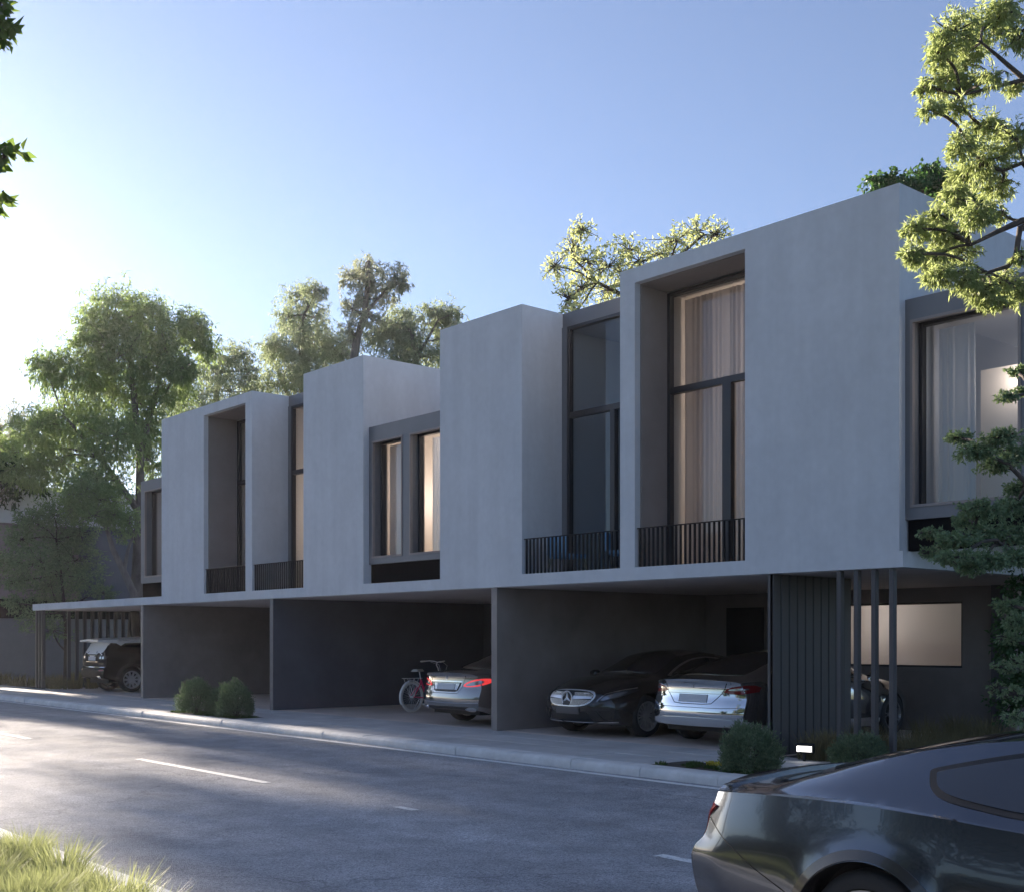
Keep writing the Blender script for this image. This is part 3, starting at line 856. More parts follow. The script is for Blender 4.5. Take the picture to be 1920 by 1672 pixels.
        for p in vc:
            hit = bv.ray_cast(Vector(fn(p.x, p.y)), d)
            if hit[0] is None:
                q = bv.find_nearest(Vector(fn(p.x, p.y)) + d * (last if last else 3.2)); hp, nn = q[0], q[1]
            else:
                hp, nn = hit[0], hit[1]; last = hit[3]
                if nn.dot(d) > 0: nn = -nn
            V.append(hp + nn * off); low.append(hp - nn * skirt)
        cnt = {}
        for f in fc:
            for i in range(len(f)):
                e = (f[i], f[(i + 1) % len(f)]); k = tuple(sorted(e)); cnt.setdefault(k, []).append(e)
        n = len(V); F = [tuple(f) for f in fc]
        for k, e in cnt.items():
            if len(e) == 1: a, b = e[0]; F.append((b, a, a + n, b + n))
        mb = MB().add(V + low, F)
        return mb.build(name, mat, parent, smooth=True, angle=50)
    def strip(s, name, mat, pts, axis, parent, w=0.006, off=0.0015, h=0.06):
        """thin line along a polyline on the body"""
        pts = [Vector(p) for p in pts]; q = []
        for i in range(len(pts) - 1):
            m = max(1, int((pts[i + 1] - pts[i]).length / h))
            for k in range(m): q.append(pts[i].lerp(pts[i + 1], k / m))
        q.append(pts[-1]); fn, d = s.AX[axis]; d = Vector(d); V = []; F = []
        for i, p in enumerate(q):
            t = (q[min(i + 1, len(q) - 1)] - q[max(i - 1, 0)]).normalized(); nrm = Vector((-t.y, t.x)) * w / 2
            for sg in (-1, 1):
                r_ = p + nrm * sg; hit = s.bvh.ray_cast(Vector(fn(r_.x, r_.y)), d)
                if hit[0] is None: hp = V[-2] if len(V) > 1 else Vector(fn(r_.x, r_.y)) + d * 4; V.append(Vector(hp)); continue
                nn = hit[1] if hit[1].dot(d) < 0 else -hit[1]; V.append(hit[0] + nn * off)
        for i in range(len(q) - 1): F.append((2 * i, 2 * i + 1, 2 * i + 3, 2 * i + 2))
        return MB().add(V, F).build(name, mat, parent, smooth=True)
    def mirror(s, fn, name, mat, outline, axis, parent, **k):
        """the patch and its mirror image on the other side"""
        if axis in ('left', 'right'):
            return [fn(name, mat, outline, 'left', parent, **k), fn(name, mat, outline, 'right', parent, **k)]
        f = (lambda p: (-p[0], p[1])) if axis in ('rear', 'front') else (lambda p: (p[0], -p[1]))
        return [fn(name, mat, outline, axis, parent, **k), fn(name, mat, [f(p) for p in outline], axis, parent, **k)]

def wheel_parts(r, w, spokes, rim_mat, style, hub=0.03):
    """tyre and rim meshes, axle along y, outer face towards +y"""
    rr = r * 0.71; h = w / 2
    ty = MB().lathe([(rr, -h * 0.8), (rr + 0.012, -h), (r * 0.88, -h * 1.02), (r * 0.965, -h * 0.9), (r, -h * 0.62), (r, -h * 0.2), (r - 0.006, -h * 0.18), (r - 0.006, -h * 0.12), (r, -h * 0.1), (r, h * 0.1), (r - 0.006, h * 0.12), (r - 0.006, h * 0.18), (r, h * 0.2), (r, h * 0.62), (r * 0.965, h * 0.9), (r * 0.88, h * 1.02), (rr + 0.012, h), (rr, h * 0.8)], 48, closed=True).mesh('tyre')
    ty.shade_smooth(); ty.set_sharp_from_angle(angle=R(50)); ty.materials.append(M['rubber'])
    rb = MB().lathe([(rr + 0.004, h * 0.98), (rr - 0.012, h * 0.98), (rr - 0.022, h * 0.8), (rr - 0.035, h * 0.2), (rr - 0.035, -h * 0.8), (rr + 0.002, -h * 0.9)], 40)
    for k in range(spokes):
        a = 2 * math.pi * k / spokes
        for off in ((0,) if style != 'twin' else (-0.16, 0.16)):
            a1 = a + off; c0 = a + off * 0.3
            w0, w1 = (0.012, 0.0075) if style == 'twin' else ((0.032, 0.022) if style == 'wide' else (0.022, 0.015))
            p0 = Vector((0.045 * math.cos(c0), h * 0.62, 0.045 * math.sin(c0))); p1 = Vector(((rr - 0.015) * math.cos(a1), h * 0.86, (rr - 0.015) * math.sin(a1)))
            d = (p1 - p0).normalized(); t = Vector((-math.sin(a1), 0, math.cos(a1))); b = Vector((0, -0.035, 0))
            vs = [p0 - t * w0, p0 + t * w0, p1 + t * w1, p1 - t * w1]; vs2 = [v + b for v in vs]
            mid = [(p0 + p1) / 2 + Vector((0, 0.006, 0)) + t * sg * (w0 + w1) / 2 for sg in (-1, 1)]
            rb.add(vs + vs2, [(0, 1, 2, 3), (0, 3, 7, 4), (1, 5, 6, 2), (4, 7, 6, 5)])
    rb.lathe([(0.001, h * 0.74), (0.03, h * 0.73), (0.06, h * 0.66), (0.07, h * 0.45), (0.07, h * 0.1)], 20)
    ri = rb.mesh('rim'); ri.shade_smooth(); ri.set_sharp_from_angle(angle=R(35)); ri.materials.append(rim_mat)
    dk = MB().lathe([(0.001, h * 0.22), (rr * 0.72, h * 0.22), (rr * 0.74, h * 0.12), (0.05, h * 0.05)], 32); dk.lathe([(rr - 0.03, h * 0.1), (0.02, -h * 0.3)], 32)
    di = dk.mesh('brake_disc'); di.materials.append(M['wheelwell'])
    return ty, ri, di
M['wheelwell'] = pmat('wheel_well', (0.015, 0.014, 0.014), 0.7)

def add_wheels(car, root, r, w, track, spokes, rim_mat, style):
    ty, ri, di = wheel_parts(r, w, spokes, rim_mat, style)
    for (xc, zc, ra) in car.sp['wheels']:
        for sg in (-1, 1):
            wh = empty('wheel', (xc, sg * track, r), 0 if sg > 0 else math.pi, root)
            link_mesh('tyre', ty, None, wh); link_mesh('rim', ri, None, wh); link_mesh('brake_disc', di, None, wh)

def underbody(car, root):
    L = car.L; W = car.sp['Wm'] - 0.26; z = car.c['sill'](L / 2)
    mb = MB().box(0.30, L - 0.35, -W, W, z + 0.015, z + 0.30)
    for (xc, zc, ra) in car.sp['wheels']: mb.box(xc - ra, xc + ra, -W - 0.03, W + 0.03, z + 0.31, zc + ra + 0.02)
    return mb.build('underbody', M['wheelwell'], root)

def place(root, rear_xy, heading, z):
    """root origin is the car's rear centre; heading in degrees from +X"""
    root.location = (rear_xy[0], rear_xy[1], z); root.rotation_euler = (0, 0, R(heading))

def sgn_ring(out, inn):  # outline with a hole, as a single polygon with a slit
    return out + [out[0]] + [inn[0]] + inn[::-1]

# ---- dark grey fastback coupe driving past in the foreground
def coupe():
    sp = dict(L=4.86, Wm=0.955, wheels=[(1.24, 0.335, 0.38), (3.97, 0.335, 0.38)], flare=0.022, gbulge=0.012, gpow=0.75, sharp=34, crease=(0.30, 3.2), ledge=[(0, 0.004), (0.35, 0.01), (0.7, 0.045), (1.2, 0.055), (1.7, 0.03), (2.3, 0.012), (3.2, 0.01), (4.86, 0.004)],
      W=[(0, 0.865), (0.3, 0.925), (0.8, 0.952), (1.3, 0.957), (2.1, 0.925), (2.9, 0.92), (3.7, 0.945), (4.3, 0.93), (4.7, 0.87), (4.86, 0.78)],
      sill=[(0, 0.30), (0.3, 0.24), (0.8, 0.19), (2.4, 0.18), (4.0, 0.18), (4.5, 0.19), (4.86, 0.22)],
      belt=[(0, 0.935), (0.2, 0.945), (0.6, 0.96), (1.1, 0.968), (1.5, 0.955), (2.0, 0.925), (2.7, 0.915), (3.4, 0.91), (4.0, 0.86), (4.6, 0.74), (4.86, 0.64)],
      bw=[(0, 0.945), (0.5, 0.95), (1.0, 0.95), (1.6, 0.95), (2.6, 0.95), (3.5, 0.93), (4.86, 0.9)],
      ry=[(0, 0.74), (0.35, 0.73), (0.6, 0.69), (1.0, 0.645), (1.6, 0.60), (2.3, 0.585), (2.9, 0.60), (3.4, 0.68), (3.8, 0.72), (4.86, 0.60)],
      rz=[(0, 0.965), (0.2, 0.975), (0.45, 0.982), (0.76, 1.045), (1.06, 1.135), (1.4, 1.225), (1.81, 1.29), (2.35, 1.325), (2.9, 1.215), (3.4, 0.985), (4.0, 0.91), (4.6, 0.79), (4.86, 0.68)],
      top=[(0, 0.985), (0.14, 1.0), (0.38, 1.005), (0.71, 1.09), (1.08, 1.19), (1.54, 1.29), (1.9, 1.345), (2.4, 1.375), (2.9, 1.29), (3.42, 1.03), (4.0, 0.97), (4.6, 0.84), (4.86, 0.70)],
      side=[(0, 0.955), (0.15, 0.978), (0.35, 0.994), (0.5, 1.0), (0.65, 0.993), (0.82, 0.972), (1.0, 0.945)],
      rprof=[(0.2, 0.14), (0.36, 0.05), (0.47, 0.015), (0.58, 0.0), (0.66, 0.04), (0.70, 0.09), (0.83, 0.13), (0.96, 0.17), (1.05, 0.15)],
      fprof=[(0.2, 0.12), (0.35, 0.02), (0.5, 0.0), (0.65, 0.04), (0.8, 0.2)], rplan=0.17, fplan=0.34, rpow=3.2, dr=1.0, df=1.1)
    c = Car(sp, 2.2)
    root = empty('coupe'); tag(root, 'dark grey fastback coupe in the foreground, half out of the picture', 'car')
    paint = car_paint('dark_grey_car_paint', (0.105, 0.117, 0.14), 0.86, 0.18)
    link_mesh('body', c.me, paint, root)
    underbody(c, root)
    # side glass with a black surround
    out = [(1.425, 1.125), (1.43, 1.14), (1.50, 1.16), (1.72, 1.215), (1.92, 1.255), (2.25, 1.275), (2.6, 1.25), (3.0, 1.11), (3.25, 0.985), (2.8, 0.955), (1.95, 0.965), (1.67, 0.995), (1.52, 1.02), (1.455, 1.06)]
    inn = [(1.465, 1.122), (1.47, 1.128), (1.52, 1.142), (1.73, 1.193), (1.93, 1.232), (2.25, 1.252), (2.58, 1.228), (2.96, 1.10), (3.14, 0.998), (2.8, 0.978), (1.96, 0.988), (1.68, 1.017), (1.55, 1.038), (1.49, 1.068)]
    for ax in ('left', 'right'):
        t = c.patch('window_trim', M['black'], out, ax, root, off=0.004, rnd=2, h=0.04)
        g = c.patch('side_window', M['carglass'], inn, ax, root, off=0.010, skirt=0.0, rnd=2, h=0.04)
        c.strip('pillar', M['black'], [(2.0, 0.985), (2.02, 1.24)], ax, root, w=0.05, off=0.012)
        c.strip('panel_gap', M['seam'], [(2.06, 0.95), (1.98, 0.8), (1.98, 0.5), (2.1, 0.25)], ax, root)
        c.strip('panel_gap', M['seam'], [(3.2, 0.96), (3.26, 0.7), (3.22, 0.4), (3.12, 0.25)], ax, root)
        c.strip('panel_gap', M['seam'], [(0.24, 0.80), (0.40, 0.70), (0.58, 0.60), (0.80, 0.50)], ax, root, w=0.005)
        c.patch('door_handle', paint, [(2.2, 0.855), (2.4, 0.86), (2.4, 0.825), (2.2, 0.82)], ax, root, off=0.025, rnd=2)
        c.patch('side_scoop', paint, [(1.62, 0.72), (1.95, 0.685), (2.4, 0.62), (2.4, 0.605), (1.95, 0.64)], ax, root, off=0.012, rnd=1)
    # rear window, deck lid, spoiler
    rw = [(0.66, 0.60), (0.66, -0.60), (1.35, -0.53), (1.72, -0.48), (1.76, 0.0), (1.72, 0.48), (1.35, 0.53)]
    c.patch('rear_window_trim', M['black'], [(0.60, 0.64), (0.60, -0.64), (1.35, -0.57), (1.78, -0.52), (1.82, 0.0), (1.78, 0.52), (1.35, 0.57)], 'top', root, off=0.002, rnd=1)
    c.patch('rear_window', M['carglass'], rw, 'top', root, off=0.006, skirt=0.0, rnd=1)
    c.patch('roof_panel', M['carglass'], [(1.86, 0.52), (1.86, -0.52), (2.5, -0.5), (2.56, 0), (2.5, 0.5)], 'top', root, off=0.002, skirt=0.003, rnd=1)
    c.patch('windscreen', M['carglass'], [(2.62, 0.52), (2.62, -0.52), (3.22, -0.62), (3.32, 0), (3.22, 0.62)], 'top', root, off=0.004, rnd=1)
    c.strip('panel_gap', M['seam'], [(0.20, -0.80), (0.40, -0.79), (0.58, -0.74), (0.68, -0.68)], 'top', root, w=0.006)
    c.strip('panel_gap', M['seam'], [(0.20, 0.80), (0.40, 0.79), (0.58, 0.74), (0.68, 0.68)], 'top', root, w=0.006)
    c.patch('spoiler', paint, [(0.30, -0.80), (0.36, -0.78), (0.33, -0.4), (0.30, 0), (0.33, 0.4), (0.36, 0.78), (0.30, 0.80), (0.20, 0.4), (0.17, 0), (0.20, -0.4)], 'top', root, off=0.014, rnd=2)
    # tail: three upright bars each side, plate, badge ring, diffuser, tail pipes
    for k in range(3):
        y0 = 0.85 - 0.125 * k
        for sg in (1, -1):
            c.patch('tail_light', M['redlens'], [(sg * y0, 0.865), (sg * (y0 - 0.075), 0.88), (sg * (y0 - 0.105), 0.70), (sg * (y0 - 0.03), 0.69)], 'rear', root, off=0.012, h=0.03)
    c.patch('tail_panel', M['black'], [(0.80, 0.89), (0.80, 0.70), (-0.80, 0.70), (-0.80, 0.89)], 'rear', root, off=0.004, rnd=2)
    pl = c.patch('number_plate', M['plated'], [(0.26, 0.62), (0.26, 0.47), (-0.26, 0.47), (-0.26, 0.62)], 'rear', root, off=0.014)
    c.patch('diffuser', M['black'], [(0.72, 0.40), (0.72, 0.27), (-0.72, 0.27), (-0.72, 0.40)], 'rear', root, off=0.008, rnd=1)
    c.patch('reflector', M['plate'], [(-0.70, 0.50), (-0.80, 0.50), (-0.80, 0.43), (-0.70, 0.43)], 'rear', root, off=0.006, rnd=1, h=0.02)
    c.patch('reflector', M['plate'], [(0.70, 0.50), (0.80, 0.50), (0.80, 0.43), (0.70, 0.43)], 'rear', root, off=0.006, rnd=1, h=0.02)
    for sg in (-1, 1):
        MB().lathe([(0.05, 0), (0.055, 0), (0.055, 0.18), (0.045, 0.18)], 20, (0.02, sg * 0.5, 0.29), 'x').build('tail_pipe', M['chrome'], root, smooth=True)
        c.patch('headlight', M['clearlens'], [(sg * 0.50, 0.70), (sg * 0.80, 0.70), (sg * 0.80, 0.60), (sg * 0.52, 0.62)], 'front', root, off=0.004, rnd=1)
        m = MB().lathe([(0.001, -0.09), (0.06, -0.085), (0.085, -0.03), (0.085, 0.05), (0.05, 0.09), (0.001, 0.095)], 16, (2.98, sg * 1.04, 1.0), 'y'); m.build('wing_mirror', paint, root, smooth=True)
    c.patch('grille', M['black'], [(0.48, 0.66), (0.52, 0.48), (-0.52, 0.48), (-0.48, 0.66)], 'front', root, off=0.004, rnd=1)
    lip = car_paint('arch_lip_paint', (0.03, 0.028, 0.027), 0.3, 0.3)  # body paint darkened on the lip for the ground it reflects
    for ax in ('left', 'right'):
        for xc in (1.24, 3.97):
            c.patch('arch_lip', lip, [(xc + 0.432 * math.cos(a), 0.335 + 0.432 * math.sin(a)) for a in np.linspace(0.05, 3.09, 26)] + [(xc + 0.384 * math.cos(a), 0.335 + 0.384 * math.sin(a)) for a in np.linspace(3.09, 0.05, 26)], ax, root, off=0.007, h=0.05)
    add_wheels(c, root, 0.335, 0.26, 0.80, 5, M['rimdark'], 'wide')
    place(root, (-4.32, 5.775), 0, 0.0)
    return root
coupe()

def saloon_spec(L=4.94, W=0.94, H=1.42, ra=1.12, wb=2.87, r=0.34):
    h = H / 1.42
    return dict(L=L, Wm=W, wheels=[(ra, r, r + 0.04), (ra + wb, r, r + 0.04)], flare=0.012, gbulge=0.03, sharp=30,
      W=[(0, W * 0.90), (0.2, W * 0.95), (0.7, W * 0.99), (1.3, W), (2.5, W * 0.985), (3.8, W), (4.3, W * 0.98), (4.7, W * 0.92), (L, W * 0.84)],
      sill=[(0, 0.30), (0.25, 0.25), (0.7, 0.2), (2.5, 0.19), (4.3, 0.19), (4.7, 0.2), (L, 0.23)],
      belt=[(0, 0.90), (0.2, 0.93), (0.6, 0.95), (1.3, 0.955), (2.4, 0.945), (3.3, 0.925), (4.0, 0.86), (4.6, 0.75), (L, 0.66)],
      bw=[(0, 0.90), (0.6, 0.93), (1.4, 0.95), (2.6, 0.96), (3.5, 0.93), (L, 0.88)],
      ry=[(0, 0.66), (0.4, 0.68), (0.9, 0.64), (1.5, 0.585), (2.3, 0.575), (2.9, 0.59), (3.5, 0.68), (3.9, 0.74), (L, 0.62)],
      rz=[(0, 0.955), (0.3, 0.985), (0.65, 1.0), (1.1, 1.12 * h), (1.7, 1.30 * h), (2.3, 1.36 * h), (2.8, 1.31 * h), (3.3, 1.10), (3.6, 0.985), (4.1, 0.92), (4.6, 0.80), (L, 0.70)],
      top=[(0, 0.98), (0.3, 1.02), (0.6, 1.035), (1.1, 1.19 * h), (1.7, 1.37 * h), (2.3, H), (2.8, 1.38 * h), (3.3, 1.18), (3.65, 1.02), (4.1, 0.97), (4.6, 0.86), (L, 0.735)],
      side=[(0, 0.93), (0.12, 0.965), (0.35, 0.985), (0.6, 1.0), (0.78, 0.99), (0.9, 0.965), (1.0, 0.945)],
      rprof=[(0.2, 0.12), (0.35, 0.02), (0.5, 0.0), (0.62, 0.02), (0.75, 0.06), (0.9, 0.07), (0.98, 0.03), (1.1, 0.0)],
      fprof=[(0.2, 0.10), (0.35, 0.02), (0.5, 0.0), (0.6, 0.02), (0.72, 0.10), (0.9, 0.25)], rplan=0.22, fplan=0.42, rpow=3.0, dr=1.1, df=1.2)

def saloon_glass(c, root, trim=True):
    out = [(1.0, 1.02), (1.45, 1.19), (1.95, 1.285), (2.4, 1.295), (2.85, 1.22), (3.32, 1.02), (3.42, 0.975), (2.5, 0.985), (1.4, 0.985)]
    inn = [(1.07, 1.025), (1.48, 1.17), (1.96, 1.262), (2.4, 1.272), (2.82, 1.20), (3.26, 1.02), (3.3, 0.995), (2.5, 1.005), (1.4, 1.005)]
    for ax in ('left', 'right'):
        c.patch('window_trim', M['chrome'] if trim else M['black'], out, ax, root, off=0.003, rnd=2)
        c.patch('side_window', M['carglass'], inn, ax, root, off=0.006, skirt=0, rnd=2)
        c.strip('pillar', M['black'], [(2.28, 1.0), (2.22, 1.27)], ax, root, w=0.06, off=0.009)
        for x in (1.55, 2.3, 3.32):
            c.strip('panel_gap', M['seam'], [(x, 0.97), (x - 0.02, 0.6), (x, 0.3)], ax, root)
        for x in (1.75, 2.62):
            c.patch('door_handle', M['chrome'], [(x, 0.83), (x + 0.2, 0.835), (x + 0.2, 0.81), (x, 0.805)], ax, root, off=0.022, rnd=1)
    c.patch('rear_window', M['carglass'], [(0.72, 0.62), (0.72, -0.62), (1.3, -0.53), (1.62, -0.48), (1.62, 0.48), (1.3, 0.53)], 'top', root, off=0.004, rnd=1)
    c.patch('windscreen', M['carglass'], [(2.72, 0.53), (2.72, -0.53), (3.3, -0.62), (3.54, -0.66), (3.62, 0), (3.54, 0.66), (3.3, 0.62)], 'top', root, off=0.004, rnd=1)
    return c

def mirrors(root, mat, x, y, z):
    for sg in (-1, 1):
        MB().lathe([(0.001, -0.10), (0.055, -0.09), (0.075, -0.03), (0.075, 0.05), (0.05, 0.09), (0.001, 0.095)], 14, (x, sg * y, z), 'y').build('wing_mirror', mat, root, smooth=True)

# ---- black saloon parked nose out
def black_saloon():
    c = Car(saloon_spec(), 1.3)
    root = empty('saloon'); tag(root, 'black saloon with a studded chrome grille parked nose out in the carport', 'car')
    paint = car_paint('black_brown_car_paint', (0.014, 0.012, 0.011), 0.2, 0.25)
    link_mesh('body', c.me, paint, root); underbody(c, root); saloon_glass(c, root); mirrors(root, paint, 3.3, 0.98, 0.98)
    L = c.L
    gr = chaikin([(-0.53, 0.71), (-0.32, 0.765), (0.32, 0.765), (0.53, 0.71), (0.48, 0.57), (0.30, 0.50), (-0.30, 0.50), (-0.48, 0.57)], 2)
    gi = [(p[0] * 0.955, 0.63 + (p[1] - 0.63) * 0.86) for p in gr]
    g = c.patch('grille', M['satin'], gr, 'front', root, off=0.012, h=0.04)
    c.patch('grille_mesh', M['black'], gi, 'front', g, off=0.016, skirt=0, h=0.04)
    studs = MB()
    def fx(y, z):
        hit = c.bvh.ray_cast(Vector((9, y, z)), Vector((-1, 0, 0))); return hit[0].x if hit[0] else L - 0.1
    def inside(y, z):
        ins = False; j = len(gi) - 1
        for i in range(len(gi)):
            if (gi[i][1] > z) != (gi[j][1] > z) and y < (gi[j][0] - gi[i][0]) * (z - gi[i][1]) / (gi[j][1] - gi[i][1]) + gi[i][0]: ins = not ins
            j = i
        return ins
    for r_ in range(16):
        for q in range(-22, 23):
            y = q * 0.024 + (0.012 if r_ % 2 else 0); z = 0.512 + r_ * 0.0165
            if inside(y, z) and math.hypot(y, z - 0.632) > 0.128 and abs(z - 0.638) > 0.022:
                x = fx(y, z) + 0.018; studs.box(x, x + 0.006, y - 0.007, y + 0.007, z - 0.0055, z + 0.0055)
    studs.build('grille_studs', M['satin'], g)['kind'] = 'stuff'
    for sg in (-1, 1):
        c.patch('grille_bar', M['satin'], [(sg * 0.12, 0.66), (sg * 0.47, 0.655), (sg * 0.475, 0.625), (sg * 0.12, 0.612)], 'front', g, off=0.03, skirt=0.0)
    xs = fx(0, 0.632) + 0.034
    em = MB().lathe([(0.108, -0.006), (0.122, -0.011), (0.126, 0.0), (0.122, 0.011), (0.108, 0.006)], 36, (xs, 0, 0.632), 'x', closed=True)
    for k in range(3):      # three-pointed star
        a = math.pi / 2 + k * 2 * math.pi / 3; t = (0, math.cos(a), math.sin(a)); n_ = (0, -math.sin(a), math.cos(a))
        em.add([(xs + 0.014, 0, 0.632), (xs, n_[1] * 0.026, 0.632 + n_[2] * 0.026), (xs, t[1] * 0.112, 0.632 + t[2] * 0.112), (xs, -n_[1] * 0.026, 0.632 - n_[2] * 0.026)], [(0, 1, 2), (0, 2, 3)])
    em.build('emblem', M['satin'], g)
    MB().lathe([(0.001, 0), (0.02, 0.004), (0.02, 0.012)], 12, (L - 0.34, 0, 0.80), 'z').build('bonnet_badge', M['chrome'], root)
    c.patch('number_plate', M['plated'], [(-0.26, 0.495), (0.26, 0.495), (0.26, 0.385), (-0.26, 0.385)], 'front', root, off=0.02)
    c.patch('intake', M['black'], [(-0.40, 0.42), (0.40, 0.42), (0.50, 0.28), (-0.50, 0.28)], 'front', root, off=0.004)
    c.strip('splitter', M['chrome'], [(-0.80, 0.262), (-0.4, 0.255), (0.4, 0.255), (0.80, 0.262)], 'front', root, w=0.016, off=0.01)
    for sg in (-1, 1):
        hl = c.patch('headlight', M['black'], [(sg * 0.56, 0.585), (sg * 0.64, 0.70), (sg * 0.85, 0.80), (sg * 0.88, 0.77), (sg * 0.82, 0.665), (sg * 0.68, 0.595)], 'front', root, off=0.006, rnd=1, h=0.03)
        c.patch('lens', M['clearlens'], [(sg * 0.60, 0.605), (sg * 0.66, 0.685), (sg * 0.83, 0.765), (sg * 0.80, 0.68), (sg * 0.68, 0.612)], 'front', hl, off=0.010, skirt=0, rnd=1, h=0.03)
        c.strip('light_strip', M['chrome'], [(sg * 0.56, 0.59), (sg * 0.64, 0.705), (sg * 0.85, 0.803)], 'front', hl, w=0.014, off=0.014)
        c.patch('side_intake', M['black'], [(sg * 0.58, 0.44), (sg * 0.82, 0.47), (sg * 0.83, 0.32), (sg * 0.66, 0.30)], 'front', root, off=0.004)
        c.patch('intake_fin', paint, [(sg * 0.46, 0.43), (sg * 0.55, 0.44), (sg * 0.66, 0.30), (sg * 0.58, 0.285)], 'front', root, off=0.02)
        c.patch('tail_light', M['redlens'], [(sg * 0.45, 0.80), (sg * 0.80, 0.84), (sg * 0.82, 0.74), (sg * 0.5, 0.73)], 'rear', root, off=0.005, rnd=1)
        MB().tube([(3.56, sg * 0.02 + 0.05, 1.06), (3.58, sg * 0.3, 1.035), (3.50, sg * 0.55, 1.04)], 0.008, 6).build('wiper', M['rim'], root)
    c.strip('panel_gap', M['seam'], [(3.66, 0.70), (4.2, 0.70), (4.55, 0.62)], 'top', root); c.strip('panel_gap', M['seam'], [(3.66, -0.70), (4.2, -0.70), (4.55, -0.62)], 'top', root)
    add_wheels(c, root, 0.34, 0.25, 0.80, 10, M['rimdark'], 'twin')
    place(root, (-14.12, 13.42 + c.L), -90, PZ)
black_saloon()

# ---- silver saloon seen from behind next to the bicycle
def silver_saloon():
    c = Car(saloon_spec(), 1.3)
    root = empty('saloon'); tag(root, 'silver-bronze saloon seen from behind beside the bicycle, its tail light glowing red', 'car')
    paint = car_paint('silver_car_paint', (0.40, 0.385, 0.37), 0.9, 0.14)
    link_mesh('body', c.me, paint, root); underbody(c, root); saloon_glass(c, root); mirrors(root, paint, 3.3, 0.98, 0.98)
    for sg in (-1, 1):
        t = c.patch('tail_light', M['redlit'], [(sg * 0.44, 0.725), (sg * 0.55, 0.815), (sg * 0.80, 0.885), (sg * 0.88, 0.87), (sg * 0.88, 0.76), (sg * 0.70, 0.725)], 'rear', root, off=0.006, rnd=2, h=0.03)
        c.patch('lens', M['clearlens'], [(sg * 0.50, 0.74), (sg * 0.60, 0.80), (sg * 0.79, 0.85), (sg * 0.84, 0.83), (sg * 0.83, 0.78), (sg * 0.68, 0.745)], 'rear', t, off=0.010, skirt=0, rnd=2, h=0.03)
        c.patch('tail_pipe', M['chrome'], [(sg * 0.55, 0.345), (sg * 0.78, 0.355), (sg * 0.76, 0.295), (sg * 0.57, 0.29)], 'rear', root, off=0.02, rnd=1, h=0.03)
        c.patch('headlight', M['clearlens'], [(sg * 0.52, 0.62), (sg * 0.82, 0.74), (sg * 0.80, 0.66), (sg * 0.62, 0.61)], 'front', root, off=0.006, rnd=1)
    c.patch('plate_recess', M['black'], [(-0.42, 0.80), (0.42, 0.80), (0.36, 0.655), (0.28, 0.63), (-0.28, 0.63), (-0.36, 0.655)], 'rear', root, off=0.003, h=0.04)
    c.patch('plate_frame', paint, [(-0.38, 0.79), (0.38, 0.79), (0.33, 0.665), (-0.33, 0.665)], 'rear', root, off=0.006, h=0.04)
    c.patch('number_plate', M['plate'], [(-0.26, 0.78), (0.26, 0.78), (0.26, 0.67), (-0.26, 0.67)], 'rear', root, off=0.014)
    c.patch('chrome_bar', M['chrome'], [(-0.46, 0.83), (0.46, 0.83), (0.46, 0.808), (-0.46, 0.808)], 'rear', root, off=0.022)
    c.strip('panel_gap', M['seam'], [(-0.52, 0.93), (-0.44, 0.70), (-0.36, 0.60), (0.36, 0.60), (0.44, 0.70), (0.52, 0.93)], 'rear', root, w=0.008)
    c.strip('chrome_strip', M['chrome'], [(-0.82, 0.44), (0, 0.425), (0.82, 0.44)], 'rear', root, w=0.018, off=0.008)
    c.patch('diffuser', M['black'], [(-0.62, 0.36), (0.62, 0.36), (0.56, 0.29), (-0.56, 0.29)], 'rear', root, off=0.004)
    em = MB().lathe([(0.028, -0.003), (0.033, -0.004), (0.033, 0.004), (0.028, 0.003)], 20, (0.03, 0, 0.885), 'x', closed=True)
    hit = c.bvh.ray_cast(Vector((-3, 0, 0.885)), Vector((1, 0, 0)))
    xs = hit[0].x - 0.004
    em = MB().lathe([(0.028, -0.004), (0.033, -0.005), (0.033, 0.003), (0.028, 0.002)], 20, (xs, 0, 0.885), 'x', closed=True)
    for k in range(3):
        a = math.pi / 2 + k * 2 * math.pi / 3
        em.add([(xs - 0.006, 0, 0.885), (xs, 0.007 * -math.sin(a), 0.885 + 0.007 * math.cos(a)), (xs, 0.03 * math.cos(a), 0.885 + 0.03 * math.sin(a)), (xs, 0.007 * math.sin(a), 0.885 - 0.007 * math.cos(a))], [(0, 1, 2), (0, 2, 3)])
    em.build('emblem', M['chrome'], root)
    add_wheels(c, root, 0.34, 0.25, 0.80, 10, M['rimdark'], 'twin')
    place(root, (-17.42, 13.42), 90, PZ)
silver_saloon()

